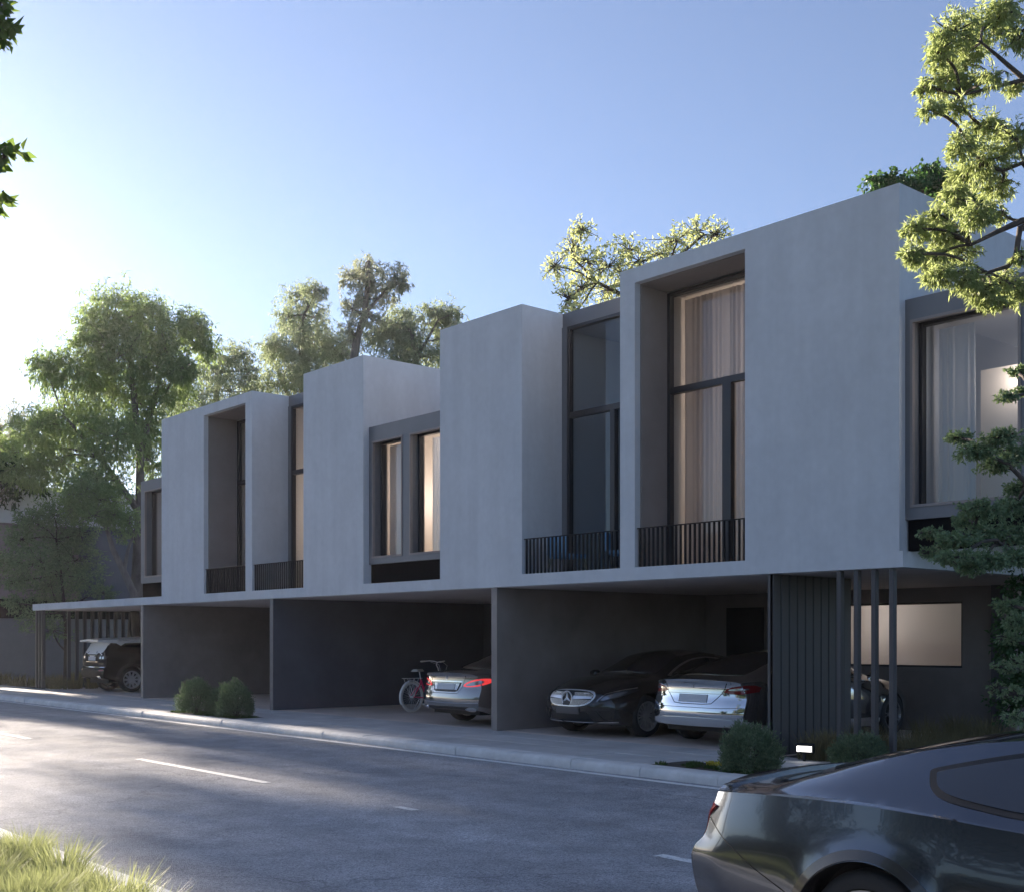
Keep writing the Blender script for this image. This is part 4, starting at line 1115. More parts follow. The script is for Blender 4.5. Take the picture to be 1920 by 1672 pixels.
# ---- bright silver hatchback seen from behind in the near carport
def silver_hatch():
    sp = saloon_spec(L=4.97, W=0.98, H=1.44, ra=1.02, wb=2.96, r=0.35)
    sp['rz'] = [(0, 0.97), (0.25, 1.01), (0.6, 1.09), (1.1, 1.22), (1.7, 1.34), (2.3, 1.38), (2.8, 1.32), (3.3, 1.11), (3.6, 0.985), (4.1, 0.92), (4.6, 0.80), (4.97, 0.70)]
    sp['top'] = [(0, 1.0), (0.25, 1.06), (0.6, 1.145), (1.1, 1.28), (1.7, 1.40), (2.3, 1.44), (2.8, 1.39), (3.3, 1.18), (3.65, 1.02), (4.1, 0.97), (4.6, 0.86), (4.97, 0.735)]
    sp['belt'] = [(0, 0.93), (0.2, 0.96), (0.6, 0.98), (1.3, 0.97), (2.4, 0.95), (3.3, 0.93), (4.0, 0.87), (4.6, 0.76), (4.97, 0.66)]
    sp['ry'] = [(0, 0.74), (0.4, 0.72), (0.9, 0.66), (1.5, 0.60), (2.3, 0.585), (2.9, 0.60), (3.5, 0.69), (3.9, 0.75), (4.97, 0.62)]
    c = Car(sp, 1.3)
    root = empty('hatchback'); tag(root, 'mirror-bright silver hatchback seen from behind next to the slatted screen', 'car')
    paint = car_paint('bright_silver_car_paint', (0.72, 0.73, 0.74), 1.0, 0.06, 0.6)
    link_mesh('body', c.me, paint, root); underbody(c, root)
    out = [(0.95, 1.06), (1.4, 1.22), (1.95, 1.31), (2.4, 1.315), (2.85, 1.23), (3.32, 1.03), (3.42, 0.98), (2.5, 1.0), (1.2, 1.02)]
    inn = [(1.03, 1.065), (1.43, 1.20), (1.96, 1.288), (2.4, 1.293), (2.82, 1.21), (3.26, 1.03), (3.3, 1.0), (2.5, 1.02), (1.2, 1.04)]
    for ax in ('left', 'right'):
        c.patch('window_trim', M['chrome'], out, ax, root, off=0.003, rnd=2); c.patch('side_window', M['carglass'], inn, ax, root, off=0.006, skirt=0, rnd=2)
        c.strip('pillar', M['black'], [(2.28, 1.02), (2.22, 1.29)], ax, root, w=0.06, off=0.009)
        for x in (1.5, 2.3, 3.36): c.strip('panel_gap', M['seam'], [(x, 0.97), (x - 0.02, 0.6), (x, 0.3)], ax, root)
    c.patch('rear_window', M['carglass'], [(0.30, 0.64), (0.30, -0.64), (0.9, -0.60), (1.55, -0.52), (1.75, 0), (1.55, 0.52), (0.9, 0.60)], 'top', root, off=0.004, rnd=1)
    c.patch('roof_panel', M['carglass'], [(1.82, 0.5), (1.82, -0.5), (2.6, -0.5), (2.6, 0.5)], 'top', root, off=0.003, rnd=1)
    c.patch('windscreen', M['carglass'], [(2.72, 0.53), (2.72, -0.53), (3.3, -0.62), (3.54, -0.66), (3.62, 0), (3.54, 0.66), (3.3, 0.62)], 'top', root, off=0.004, rnd=1)
    mirrors(root, paint, 3.3, 1.02, 1.0)
    for sg in (-1, 1):
        t = c.patch('tail_light', M['redlens'], [(sg * 0.52, 0.80), (sg * 0.62, 0.885), (sg * 0.80, 0.92), (sg * 0.91, 0.92), (sg * 0.93, 0.79)], 'rear', root, off=0.006, rnd=1, h=0.03)
        c.patch('lens', M['clearlens'], [(sg * 0.60, 0.838), (sg * 0.64, 0.868), (sg * 0.86, 0.885), (sg * 0.87, 0.845)], 'rear', t, off=0.010, skirt=0, rnd=1, h=0.03)
        c.patch('reflector', M['redlens'], [(sg * 0.58, 0.385), (sg * 0.84, 0.40), (sg * 0.84, 0.375), (sg * 0.60, 0.36)], 'rear', root, off=0.006, h=0.03)
    c.strip('panel_gap', M['seam'], [(-0.60, 0.95), (-0.52, 0.80), (-0.36, 0.645), (-0.2, 0.632), (0.2, 0.632), (0.36, 0.645), (0.52, 0.80), (0.60, 0.95)], 'rear', root, w=0.010)
    c.strip('panel_gap', M['seam'], [(-0.92, 0.595), (-0.5, 0.58), (0.5, 0.58), (0.92, 0.595)], 'rear', root, w=0.007)
    c.strip('panel_gap', M['seam'], [(-0.92, 0.79), (-0.5, 0.79), (0.5, 0.79), (0.92, 0.79)], 'rear', root, w=0.005)
    c.patch('chrome_bar', M['chrome'], [(-0.5, 0.825), (0.5, 0.825), (0.5, 0.798), (-0.5, 0.798)], 'rear', root, off=0.02)
    c.patch('number_plate', M['plate'], [(-0.27, 0.775), (0.27, 0.775), (0.27, 0.66), (-0.27, 0.66)], 'rear', root, off=0.012)
    c.patch('bumper_skirt', pmat('pale_bumper', (0.5, 0.5, 0.52), 0.3, metal=0.3, coat=0.5), [(-0.90, 0.43), (0.90, 0.43), (0.88, 0.31), (-0.88, 0.31)], 'rear', root, off=0.02, rnd=2)
    c.patch('diffuser', M['black'], [(-0.60, 0.315), (0.60, 0.315), (0.56, 0.27), (-0.56, 0.27)], 'rear', root, off=0.012)
    hit = c.bvh.ray_cast(Vector((-3, 0, 0.90)), Vector((1, 0, 0))); xs = hit[0].x - 0.006
    MB().box(xs, xs + 0.006, -0.035, 0.035, 0.915, 0.925).box(xs, xs + 0.006, -0.006, 0.006, 0.87, 0.914).build('emblem', M['chrome'], root)
    add_wheels(c, root, 0.35, 0.25, 0.84, 5, M['rim'], 'twin')
    place(root, (-11.70, 13.68), 90, PZ)
silver_hatch()

# ---- black off-road car with a white roof under the far canopy
def off_roader():
    L, W = 4.38, 0.97
    sp = dict(L=L, Wm=W, wheels=[(0.92, 0.37, 0.42), (3.58, 0.37, 0.42)], flare=0.03, gbulge=0.02, sharp=32,
      W=[(0, W * 0.92), (0.2, W * 0.96), (0.7, W), (2.2, W * 0.975), (3.6, W), (4.1, W * 0.95), (L, W * 0.86)],
      sill=[(0, 0.42), (0.3, 0.36), (0.7, 0.27), (2.2, 0.25), (3.8, 0.28), (L, 0.36)],
      belt=[(0, 1.13), (0.3, 1.14), (1.2, 1.12), (2.4, 1.07), (3.0, 1.03), (3.6, 0.99), (4.1, 0.92), (L, 0.82)],
      bw=[(0, 0.93), (1.0, 0.95), (2.6, 0.96), (3.5, 0.93), (L, 0.9)],
      ry=[(0, 0.73), (0.25, 0.71), (0.8, 0.69), (1.6, 0.67), (2.3, 0.655), (2.8, 0.66), (3.2, 0.74), (3.6, 0.78), (L, 0.7)],
      rz=[(0, 1.16), (0.12, 1.26), (0.3, 1.46), (0.45, 1.515), (1.0, 1.55), (1.7, 1.575), (2.2, 1.545), (2.6, 1.36), (3.05, 1.08), (3.5, 1.03), (4.1, 0.96), (L, 0.86)],
      top=[(0, 1.18), (0.12, 1.30), (0.3, 1.52), (0.45, 1.575), (1.0, 1.62), (1.7, 1.645), (2.2, 1.61), (2.6, 1.42), (3.1, 1.12), (3.5, 1.07), (4.1, 1.0), (L, 0.88)],
      side=[(0, 0.95), (0.1, 0.975), (0.4, 0.995), (0.65, 1.0), (0.85, 0.985), (1.0, 0.95)],
      rprof=[(0.3, 0.13), (0.45, 0.02), (0.58, 0.0), (0.70, 0.01), (0.76, 0.07), (1.0, 0.08), (1.15, 0.10), (1.6, 0.12)],
      fprof=[(0.3, 0.12), (0.45, 0.02), (0.6, 0.0), (0.8, 0.04), (0.95, 0.14)], rplan=0.12, fplan=0.28, rpow=4.0, dr=0.85, df=0.95)
    c = Car(sp, 1.2)
    root = empty('off_road_car'); tag(root, 'black off-road car with a white roof under the far end canopy', 'car')
    paint = car_paint('gloss_black_car_paint', (0.010, 0.010, 0.011), 0.0, 0.55, 0.0)
    paint.node_tree.nodes['Principled BSDF'].inputs['Specular IOR Level'].default_value = 0.12
    link_mesh('body', c.me, paint, root); underbody(c, root)
    c.patch('roof_panel', pmat('white_roof_paint', (0.78, 0.77, 0.74), 0.3, coat=0.6), [(0.12, 0.66), (0.08, 0), (0.12, -0.66), (1.0, -0.69), (2.15, -0.655), (2.2, 0), (2.15, 0.655), (1.0, 0.69)], 'top', root, off=0.012, h=0.06)
    rfm = pmat('white_spoiler_paint', (0.78, 0.77, 0.74), 0.3, coat=0.6)
    MB().add([(-0.02, -0.70, 1.545), (-0.06, 0, 1.58), (-0.02, 0.70, 1.545), (0.6, 0.73, 1.575), (0.6, 0, 1.625), (0.6, -0.73, 1.575), (-0.02, -0.70, 1.50), (-0.06, 0, 1.53), (-0.02, 0.70, 1.50), (0.5, 0.73, 1.46), (0.5, 0, 1.52), (0.5, -0.73, 1.46)],
             [(0, 1, 4, 5), (1, 2, 3, 4), (6, 7, 1, 0), (7, 8, 2, 1), (8, 9, 3, 2), (11, 6, 0, 5), (6, 11, 10, 7), (7, 10, 9, 8)]).build('roof_spoiler', rfm, root)
    for ax in ('left', 'right'):
        c.patch('roof_rail', rfm, [(0.10, 1.535), (0.5, 1.555), (1.2, 1.568), (2.1, 1.56), (2.3, 1.44), (1.2, 1.47), (0.78, 1.46), (0.64, 1.38), (0.52, 1.46), (0.24, 1.475)], ax, root, off=0.012, h=0.04)
        c.patch('side_window', M['darkglass'], [(0.46, 1.20), (0.56, 1.36), (0.8, 1.44), (1.2, 1.455), (2.1, 1.44), (2.55, 1.30), (2.85, 1.12), (1.6, 1.13)], ax, root, off=0.004, rnd=1)
        for x in (0.98, 1.9, 2.8): c.strip('panel_gap', M['seam'], [(x, 1.1), (x - 0.02, 0.7), (x, 0.4)], ax, root)
        c.patch('wheel_arch_trim', M['black'], [(0.92 + 0.50 * math.cos(a), 0.37 + 0.50 * math.sin(a)) for a in np.linspace(0.1, 3.04, 14)] + [(0.92 + 0.42 * math.cos(a), 0.37 + 0.42 * math.sin(a)) for a in np.linspace(3.04, 0.1, 14)], ax, root, off=0.008, h=0.08)
    c.patch('rear_window', M['darkglass'], [(-0.64, 1.20), (0.64, 1.20), (0.60, 1.44), (-0.60, 1.44)], 'rear', root, off=0.004, rnd=1)
    for sg in (-1, 1):
        t = c.patch('tail_light', M['black'], [(sg * 0.44, 1.10), (sg * 0.88, 1.10), (sg * 0.88, 0.97), (sg * 0.50, 0.95)], 'rear', root, off=0.006, rnd=1, h=0.03)
        for q in (0.60, 0.74): c.patch('lens', M['clearlens'], [(sg * (q + 0.05 * math.cos(a)), 1.03 + 0.045 * math.sin(a)) for a in np.linspace(0, 5.5, 8)], 'rear', t, off=0.012, skirt=0, h=0.03)
        c.patch('reflector', M['redlens'], [(sg * 0.62, 0.68), (sg * 0.86, 0.69), (sg * 0.85, 0.635), (sg * 0.64, 0.63)], 'rear', root, off=0.008, rnd=1, h=0.03)
        c.patch('exhaust_trim', M['chrome'], [(sg * 0.52, 0.485), (sg * 0.70, 0.50), (sg * 0.74, 0.42), (sg * 0.62, 0.41)], 'rear', root, off=0.012, h=0.03)
        c.patch('headlight', M['clearlens'], [(sg * 0.5, 0.86), (sg * 0.84, 0.88), (sg * 0.84, 0.78), (sg * 0.55, 0.76)], 'front', root, off=0.006)
    c.patch('number_plate', M['plate'], [(-0.26, 1.06), (0.26, 1.06), (0.26, 0.94), (-0.26, 0.94)], 'rear', root, off=0.012)
    c.patch('chrome_bar', M['chrome'], [(-0.40, 1.125), (0.40, 1.125), (0.40, 1.095), (-0.40, 1.095)], 'rear', root, off=0.02)
    c.strip('chrome_strip', M['chrome'], [(-0.84, 0.745), (0.84, 0.745)], 'rear', root, w=0.018, off=0.01)
    c.strip('chrome_strip', M['chrome'], [(-0.44, 0.905), (0.44, 0.905)], 'rear', root, w=0.012, off=0.01)
    c.patch('windscreen', M['darkglass'], [(2.3, 0.6), (2.3, -0.6), (3.0, -0.68), (3.0, 0.68)], 'top', root, off=0.004, rnd=1)
    mirrors(root, paint, 2.75, 1.03, 1.12)
    add_wheels(c, root, 0.37, 0.25, 0.83, 10, M['rimwhite'], 'wide')
    place(root, (-35.2, 13.72), 90, PZ)
off_roader()

# ------------------------------------------------------------------ the bicycle
def bicycle(loc, heading):
    root = empty('bicycle', loc, R(heading)); tag(root, 'pink-red step-through bicycle with white tyres and rear rack beside the saloon', 'bicycle')
    red = pmat('pink_red_enamel', (0.92, 0.07, 0.20), 0.45); cream = pmat('cream_rubber', (0.80, 0.77, 0.72), 0.6); st = M['satin']; wh = pmat('white_enamel', (0.82, 0.80, 0.77), 0.4)
    r = 0.34; xr, xf = 0.36, 1.42       # axles; x forward
    ty = MB().lathe([(r - 0.045, -0.012), (r - 0.03, -0.022), (r - 0.01, -0.018), (r, 0), (r - 0.01, 0.018), (r - 0.03, 0.022), (r - 0.045, 0.012)], 40, closed=True).mesh('tyre'); ty.shade_smooth(); ty.materials.append(cream)
    rm = MB().lathe([(r - 0.066, -0.01), (r - 0.045, -0.014), (r - 0.045, 0.014), (r - 0.066, 0.01)], 40, closed=True); rm.lathe([(0.001, -0.04), (0.02, -0.04), (0.02, 0.04), (0.001, 0.04)], 12)
    for k in range(28):
        a = 2 * math.pi * k / 28; sg = 1 if k % 2 else -1
        rm.tube([(0.02 * math.cos(a + 0.5 * sg), 0.03 * sg, 0.02 * math.sin(a + 0.5 * sg)), ((r - 0.05) * math.cos(a), 0, (r - 0.05) * math.sin(a))], 0.0022, 4, cap=False)
    rm = rm.mesh('rim'); rm.materials.append(st)
    for x in (xr, xf):
        w = empty('wheel', (x, 0, r), 0, root); link_mesh('tyre', ty, None, w); link_mesh('rim', rm, None, w)
    bb = (0.80, 0, 0.30); seat = (0.62, 0, 0.72); hd0 = (1.24, 0, 0.62); hd1 = (1.20, 0, 0.80)
    f = MB().tube([bb, seat], 0.021).tube([bb, (1.0, 0, 0.42), hd0], 0.023).tube([(0.70, 0, 0.52), (1.0, 0, 0.58), hd1], 0.018).tube([hd0, hd1], 0.02)
    for s in (-1, 1):
        f.tube([(0.64, 0.02 * s, 0.66), (xr, 0.06 * s, r)], 0.013, 6).tube([(0.8, 0.03 * s, 0.3), (xr, 0.06 * s, r)], 0.014, 6)
    f.build('frame', red, root, smooth=True)
    fk = MB().tube([hd1, hd0], 0.015)
    for s in (-1, 1): fk.tube([hd0, (1.27, 0.05 * s, 0.56), (xf, 0.05 * s, r)], 0.010, 6)
    fk.build('fork', red, root, smooth=True)
    MB().tube([(0.63, 0, 0.68), (0.585, 0, 0.88)], 0.013).build('seat_post', st, root, smooth=True)
    sd = MB()
    prof = [(-0.15, 0.095), (-0.12, 0.11), (-0.05, 0.095), (0.02, 0.05), (0.10, 0.028), (0.14, 0.018)]
    vs = []; fs = []
    for i, (x, hw) in enumerate(prof):
        for k in range(9):
            a = math.pi * k / 8; vs.append((0.57 + x, hw * math.cos(a), 0.885 + 0.055 * math.sin(a) * (1 if i not in (0, 5) else 0.4)))
    for i in range(len(prof) - 1):
        for k in range(8): fs.append((i * 9 + k, i * 9 + k + 1, (i + 1) * 9 + k + 1, (i + 1) * 9 + k))
    fs += [tuple(range(9)), tuple(range(45, 54))] + [tuple(i * 9 for i in range(6)) + tuple(i * 9 + 8 for i in range(5, -1, -1))]
    MB().add(vs, fs).build('saddle', pmat('cream_leather', (0.50, 0.48, 0.44), 0.55), root, smooth=True)
    hb = MB().tube([hd1, (1.15, 0, 0.95), (1.10, 0, 1.02), (1.13, 0, 1.08)], 0.012)
    for s in (-1, 1): hb.tube([(1.13, 0, 1.08), (1.15, 0.12 * s, 1.10), (1.12, 0.24 * s, 1.11), (1.0, 0.29 * s, 1.10)], 0.011)
    hb.tube([(1.12, 0.2, 1.08), (1.30, 0.12, 1.02), (1.28, 0.02, 0.75)], 0.004, 5, False).tube([(1.12, -0.2, 1.08), (1.34, -0.10, 1.0), (1.30, -0.02, 0.72)], 0.004, 5, False)
    hb.build('handlebar', st, root, smooth=True)
    for s in (-1, 1): MB().tube([(1.03, 0.28 * s, 1.102), (0.91, 0.305 * s, 1.095)], 0.017).build('grip', cream, root, smooth=True)
    def guard(cx, a0, a1):
        g = MB(); vs = []; n = 18
        for i in range(n + 1):
            a = R(a0 + (a1 - a0) * i / n); 
            for y, dr in ((-0.03, -0.012), (-0.015, 0.0), (0.015, 0.0), (0.03, -0.012)): vs.append((cx + (r + 0.022 + dr) * math.cos(a), y, r + (r + 0.022 + dr) * math.sin(a)))
        return g.add(vs, [(i * 4 + k, i * 4 + k + 1, i * 4 + k + 5, i * 4 + k + 4) for i in range(n) for k in range(3)]).build('mudguard', wh, root, smooth=True)
    guard(xr, 40, 205); guard(xf, 10, 150)
    rk = MB()
    for y in (-0.06, -0.03, 0, 0.03, 0.06): rk.tube([(0.62, y, 0.74), (0.12, y, 0.745)], 0.005, 5)
    for x in (0.14, 0.28, 0.42, 0.56): rk.tube([(x, -0.065, 0.743), (x, 0.065, 0.743)], 0.005, 5)
    for s in (-1, 1):
        for x in (0.18, 0.36, 0.5): rk.tube([(x, 0.06 * s, 0.74), (xr, 0.07 * s, r)], 0.005, 5)
    rk.build('rear_rack', st, root)
    cr = MB().lathe([(0.001, -0.045), (0.085, -0.045), (0.085, -0.04), (0.001, -0.04)], 24, bb).tube([(0.80, 0.06, 0.30), (0.88, 0.08, 0.16)], 0.010, 6).tube([(0.80, -0.06, 0.30), (0.72, -0.08, 0.44)], 0.010, 6)
    cr.box(0.83, 0.93, 0.08, 0.17, 0.15, 0.17).box(0.67, 0.77, -0.17, -0.08, 0.43, 0.45); cr.build('crank', st, root)
    MB().tube([(0.60, 0.02, 0.28), (0.55, 0.16, 0.02)], 0.008, 6).build('kickstand', st, root)
    return root
bicycle((-20.86, 14.87, PZ), 97)

# ------------------------------------------------------------------ garden flood light
fl = empty('garden_floodlight', (-9.28, 13.12, PZ)); tag(fl, 'small black garden floodlight with a glowing white face beside the screen', 'lamp')
fl.rotation_euler = (0, 0, R(25))
MB().tube([(0, 0, -0.03), (0, 0, 0.10)], 0.02, 10).build('stake', M['black'], fl)
hd = MB().box(-0.125, 0.125, 0.0, 0.10, 0.10, 0.23).build('housing', M['black'], fl, bevel=0.015)
MB().box(-0.095, 0.095, -0.006, 0.002, 0.125, 0.195).build('lit_face', emit_mat('lamp_face', (1.0, 0.97, 0.92), 2.0), fl, bevel=0.002)

# ------------------------------------------------------------------ vegetation
M['leaf_euc'] = leaf_mat('leaf_euc', (0.13, 0.18, 0.12), (0.29, 0.35, 0.24), 0.45, (0.38, 0.45, 0.22))
M['leaf_pale'] = leaf_mat('leaf_pale', (0.17, 0.20, 0.14), (0.33, 0.36, 0.26), 0.45, (0.40, 0.44, 0.26))
M['leaf_left'] = leaf_mat('leaf_left', (0.115, 0.18, 0.085), (0.27, 0.36, 0.16), 0.45, (0.34, 0.46, 0.14))
M['leaf_lit'] = leaf_mat('leaf_lit', (0.20, 0.26, 0.08), (0.40, 0.45, 0.20), 0.5, (0.46, 0.55, 0.20))
M['leaf_bright'] = leaf_mat('leaf_bright', (0.30, 0.36, 0.15), (0.50, 0.54, 0.28), 0.5, (0.56, 0.62, 0.26))
M['leaf_maple'] = leaf_mat('leaf_maple', (0.10, 0.165, 0.09), (0.27, 0.36, 0.19), 0.35, (0.26, 0.36, 0.13))
M['leaf_dark'] = leaf_mat('leaf_dark', (0.025, 0.065, 0.022), (0.07, 0.15, 0.05), 0.35, (0.10, 0.22, 0.04))
M['leaf_bush'] = leaf_mat('leaf_bush', (0.065, 0.115, 0.07), (0.23, 0.30, 0.165), 0.3, (0.2, 0.28, 0.11))
M['leaf_hedge'] = leaf_mat('leaf_hedge', (0.012, 0.03, 0.012), (0.04, 0.07, 0.03), 0.25, (0.04, 0.08, 0.02))
M['leaf_fg'] = leaf_mat('leaf_foreground', (0.05, 0.09, 0.02), (0.16, 0.24, 0.05), 0.45, (0.2, 0.3, 0.05))
M['grass_dry'] = leaf_mat('grass_dry', (0.20, 0.25, 0.09), (0.46, 0.48, 0.25), 0.45, (0.44, 0.48, 0.2))
M['grass_brown'] = leaf_mat('grass_brown', (0.13, 0.11, 0.055), (0.29, 0.25, 0.12), 0.4, (0.26, 0.22, 0.1))
M['grass_green'] = leaf_mat('grass_green', (0.035, 0.07, 0.018), (0.09, 0.15, 0.035), 0.35, (0.1, 0.16, 0.03))

def unit(a): return a / np.maximum(np.linalg.norm(a, axis=-1, keepdims=True), 1e-9)

def leaves(base, dirs, Ls, ws, roll=None):
    """diamond leaves, lightly folded along the midrib: 4 vertices, 2 triangles each sharing the rib"""
    n = len(base); rnd = RNG.normal(size=(n, 3)); side = unit(np.cross(dirs, rnd)); nor = np.cross(side, dirs)
    L = Ls[:, None]; w = ws[:, None]
    a = base; b = base + dirs * L * 0.45 + side * w * 0.5 + nor * w * 0.18; c = base + dirs * L - nor * L * 0.10; d = base + dirs * L * 0.45 - side * w * 0.5 + nor * w * 0.18
    V = np.stack([a, b, c, d], 1).reshape(-1, 3)
    i = np.arange(n)[:, None] * 4
    F = np.concatenate([i + np.array([0, 1, 2]), i + np.array([0, 2, 3])], 0)
    return V, F

def crown_mesh(name, clumps, leaf, mat):
    """clumps: (centre xyz, radii xyz, weight). leaf: dict(n twigs per clump, m leaves per twig, L, w, droop, out).
    Each clump is a loose heap of short leafy twigs, thicker towards its rim and ragged at the edge."""
    Bs = []; Ds = []; tw = []
    for (c, r, k) in clumps:
        c = np.array(c); r = np.array(r)
        nt = max(3, int(leaf['n'] * k)); d = unit(RNG.normal(size=(nt, 3)))
        rad = RNG.uniform(0.0, 1.0, size=(nt, 1)) ** 0.42
        lump = 1 + 0.22 * np.sin(d[:, :1] * 4.1 + c[0] * 3) * np.cos(d[:, 1:2] * 3.7 + c[2] * 2) + 0.16 * RNG.normal(size=(nt, 1))
        st = c + d * r * rad * lump
        td = unit(d * 0.7 + RNG.normal(size=(nt, 3)) * 0.55 + np.array([0, 0, leaf.get('lift', 0.15)]))
        ln = np.mean(r) * leaf.get('tl', 0.34) * RNG.uniform(0.6, 1.3, (nt, 1))
        end = st + td * ln; end[:, 2] -= leaf.get('sag', 0.1) * np.mean(r) * RNG.uniform(0.0, 1, nt)
        tw.append((st, end, c))
        m = leaf['m']; s = RNG.uniform(0.0, 1.03, size=(nt, m, 1))
        p = st[:, None] * (1 - s) + end[:, None] * s + RNG.normal(size=(nt, m, 3)) * leaf.get('jit', 0.04) * np.mean(r)
        tdir = unit(end - st)[:, None]
        ld = unit(tdir * leaf.get('out', 0.7) + RNG.normal(size=(nt, m, 3)) * leaf.get('rnd', 0.5) + np.array([0, 0, -1.0]) * leaf['droop'])
        Bs.append(p.reshape(-1, 3)); Ds.append(ld.reshape(-1, 3))
    Bs = np.concatenate(Bs); Ds = np.concatenate(Ds); n = len(Bs)
    V, F = leaves(Bs, Ds, RNG.uniform(0.7, 1.25, n) * leaf['L'], RNG.uniform(0.7, 1.2, n) * leaf['w'])
    me = fast_mesh(name, V, 3, F); me.materials.append(mat)
    return me, tw

def limb(mb, a, b, r0, r1, bend=0.12, n=7, sides=7):
    a, b = Vector(a), Vector(b); ln = (b - a).length; off = Vector((random.uniform(-1, 1), random.uniform(-1, 1), random.uniform(-0.2, 0.8))) * ln * bend
    pts = []
    for i in range(n + 1):
        t = i / n; p = a.lerp(b, t) + off * math.sin(math.pi * t) + Vector((random.uniform(-1, 1), random.uniform(-1, 1), random.uniform(-1, 1))) * ln * 0.012
        if i in (0, n): p = a if i == 0 else b
        pts.append(p)
    mb.tube(pts, [r0 + (r1 - r0) * (i / n) ** 0.8 for i in range(n + 1)], sides)
    return pts

def tree(name, label, cat, trunk, r0, clumps, leaf, lmat, bark, group=None, twigs=True, forks=None, rlimb=0.4):
    """trunk: world points from the ground up. Every clump hangs on a limb that leaves the trunk (or a fork) at its nearest lower point."""
    base = Vector(trunk[0]); root = empty(name, base); tag(root, label, cat, group)
    loc = lambda p: Vector(p) - base
    mb = MB(); n = len(trunk)
    tp = [loc(p) for p in trunk]; rr = [r0 * (1 - 0.72 * i / (n - 1)) for i in range(n)]
    rr[0] *= 1.25
    mb.tube(tp, rr, 10)
    nodes = [(p, rr[i]) for i, p in enumerate(tp)]
    for f in (forks or []):
        fp = [loc(p) for p in f]; j = min(range(len(nodes)), key=lambda q: (nodes[q][0] - fp[0]).length); rf = nodes[j][1] * 0.75
        rs = [rf * (1 - 0.65 * i / (len(fp) - 1)) for i in range(len(fp))]; mb.tube([nodes[j][0]] + fp[1:], rs, 8)
        nodes += [(p, r) for p, r in zip(fp[1:], rs[1:])]
    cl = [(tuple(loc(c)), r, k) for (c, r, k) in clumps]
    for (c, r, k) in cl:
        cv = Vector(c)
        j = min(range(len(nodes)), key=lambda q: (nodes[q][0] - cv).length * (1.0 if nodes[q][0].z < cv.z + 0.2 else 1.6))
        limb(mb, nodes[j][0], cv, max(0.012, min(nodes[j][1] * 0.6, r0 * rlimb)), 0.012 + r0 * 0.04)
    me, tw = crown_mesh('crown', cl, leaf, lmat)
    if twigs:
        for st, en, cc in tw:
            q = max(1, len(st) // leaf.get('tw', 14))
            for i in range(0, len(st), q):
                m_ = (cc * 0.45 + st[i] * 0.55) + RNG.normal(size=3) * 0.05 * np.linalg.norm(st[i] - cc)
                mb.tube([cc, m_, st[i], en[i]], [0.006 + r0 * 0.05, 0.005 + r0 * 0.035, 0.004 + r0 * 0.02, 0.003 + r0 * 0.01], 4, cap=False)
    mb.build('trunk', bark, root, smooth=True, angle=60)
    link_mesh('crown', me, None, root)
    return root

def pc(px, py, t, rx, rz=None, k=1.0, dt=0.0):
    """a clump seen at a pixel, with radii in pixels turned to metres at depth t"""
    t2 = t + dt; m = t2 / FPX; rz = rz if rz else rx
    return (at(px, py, t2), (rx * m, rx * m * 0.95, rz * m), k)

def jit(cl, s=1.0):
    out = []
    for (px, py, t, rx, rz, k) in cl: out.append(pc(px, py, t, rx, rz, k, random.uniform(-s, s)))
    return out

LEAF_FAR = dict(n=290, m=9, L=0.20, w=0.042, droop=0.75, out=0.4, rnd=0.5, sag=0.25, jit=0.06, tw=14, tl=0.42)

# big feathery tree over the far canopy
t = 42
cl = [(215, 590, t, 60, 48, 1.1), (275, 585, t, 42, 34, .7), (175, 640, t, 50, 40, .8), (240, 660, t, 70, 50, 1.3), (310, 640, t, 50, 44, .9), (360, 610, t, 34, 26, .5), (385, 650, t, 30, 24, .35),
      (150, 700, t, 55, 44, .9), (90, 690, t, 32, 40, .5), (210, 740, t, 75, 55, 1.4), (300, 720, t, 62, 50, 1.1), (340, 690, t, 30, 26, .4), (140, 790, t, 62, 46, 1.0), (70, 800, t, 48, 40, .7), (210, 820, t, 62, 48, 1.1),
      (110, 860, t, 60, 44, .9), (60, 880, t, 50, 36, .6), (270, 800, t, 40, 36, .6), (20, 850, t, 36, 44, .5), (180, 900, t, 56, 30, .7), (285, 870, t, 36, 42, .5)]
tree('feathery_tree', 'tall feathery green tree rising behind the far end canopy', 'tree', [at(250, 1235, t), at(258, 1060, t), at(262, 960, t - .3), at(263, 860, t), at(255, 780, t), at(245, 680, t), at(235, 600, t)], 0.22,
     jit(cl, 1.6), dict(LEAF_FAR, n=380, w=0.045), M['leaf_left'], M['bark'], group='trees behind the houses', forks=[[at(263, 860, t), at(285, 770, t + .5), at(305, 690, t + .6)], [at(262, 960, t), at(190, 860, t - .6), at(120, 780, t - .8)]])
# lighter trees beside and behind it
t = 52
cl = [(400, 690, t, 40, 30, .7), (440, 670, t, 34, 30, .6), (360, 740, t, 50, 36, .8), (430, 735, t, 55, 36, .9), (330, 780, t, 40, 36, .6), (465, 700, t, 20, 40, .35), (480, 735, t, 30, 24, .4)]
tree('gum_tree', 'grey-green gum tree showing over the far end box roof', 'tree', [at(390, 1240, t), at(392, 1000, t), at(400, 820, t), at(410, 700, t)], 0.26, jit(cl, 1.5), LEAF_FAR, M['leaf_euc'], M['bark'], group='trees behind the houses')
t = 60
cl = [(20, 800, t, 40, 50, .7), (-20, 860, t, 40, 50, .6), (45, 830, t, 36, 40, .6), (10, 890, t, 40, 30, .5), (-60, 800, t, 60, 60, 1.0)]
tree('gum_tree', 'thin pale gum tree above the neighbouring house at the picture edge', 'tree', [at(30, 1235, t), at(22, 1000, t), at(8, 880, t), at(0, 800, t)], 0.24, jit(cl, 1.5), LEAF_FAR, M['leaf_pale'], M['bark'], group='trees behind the houses')
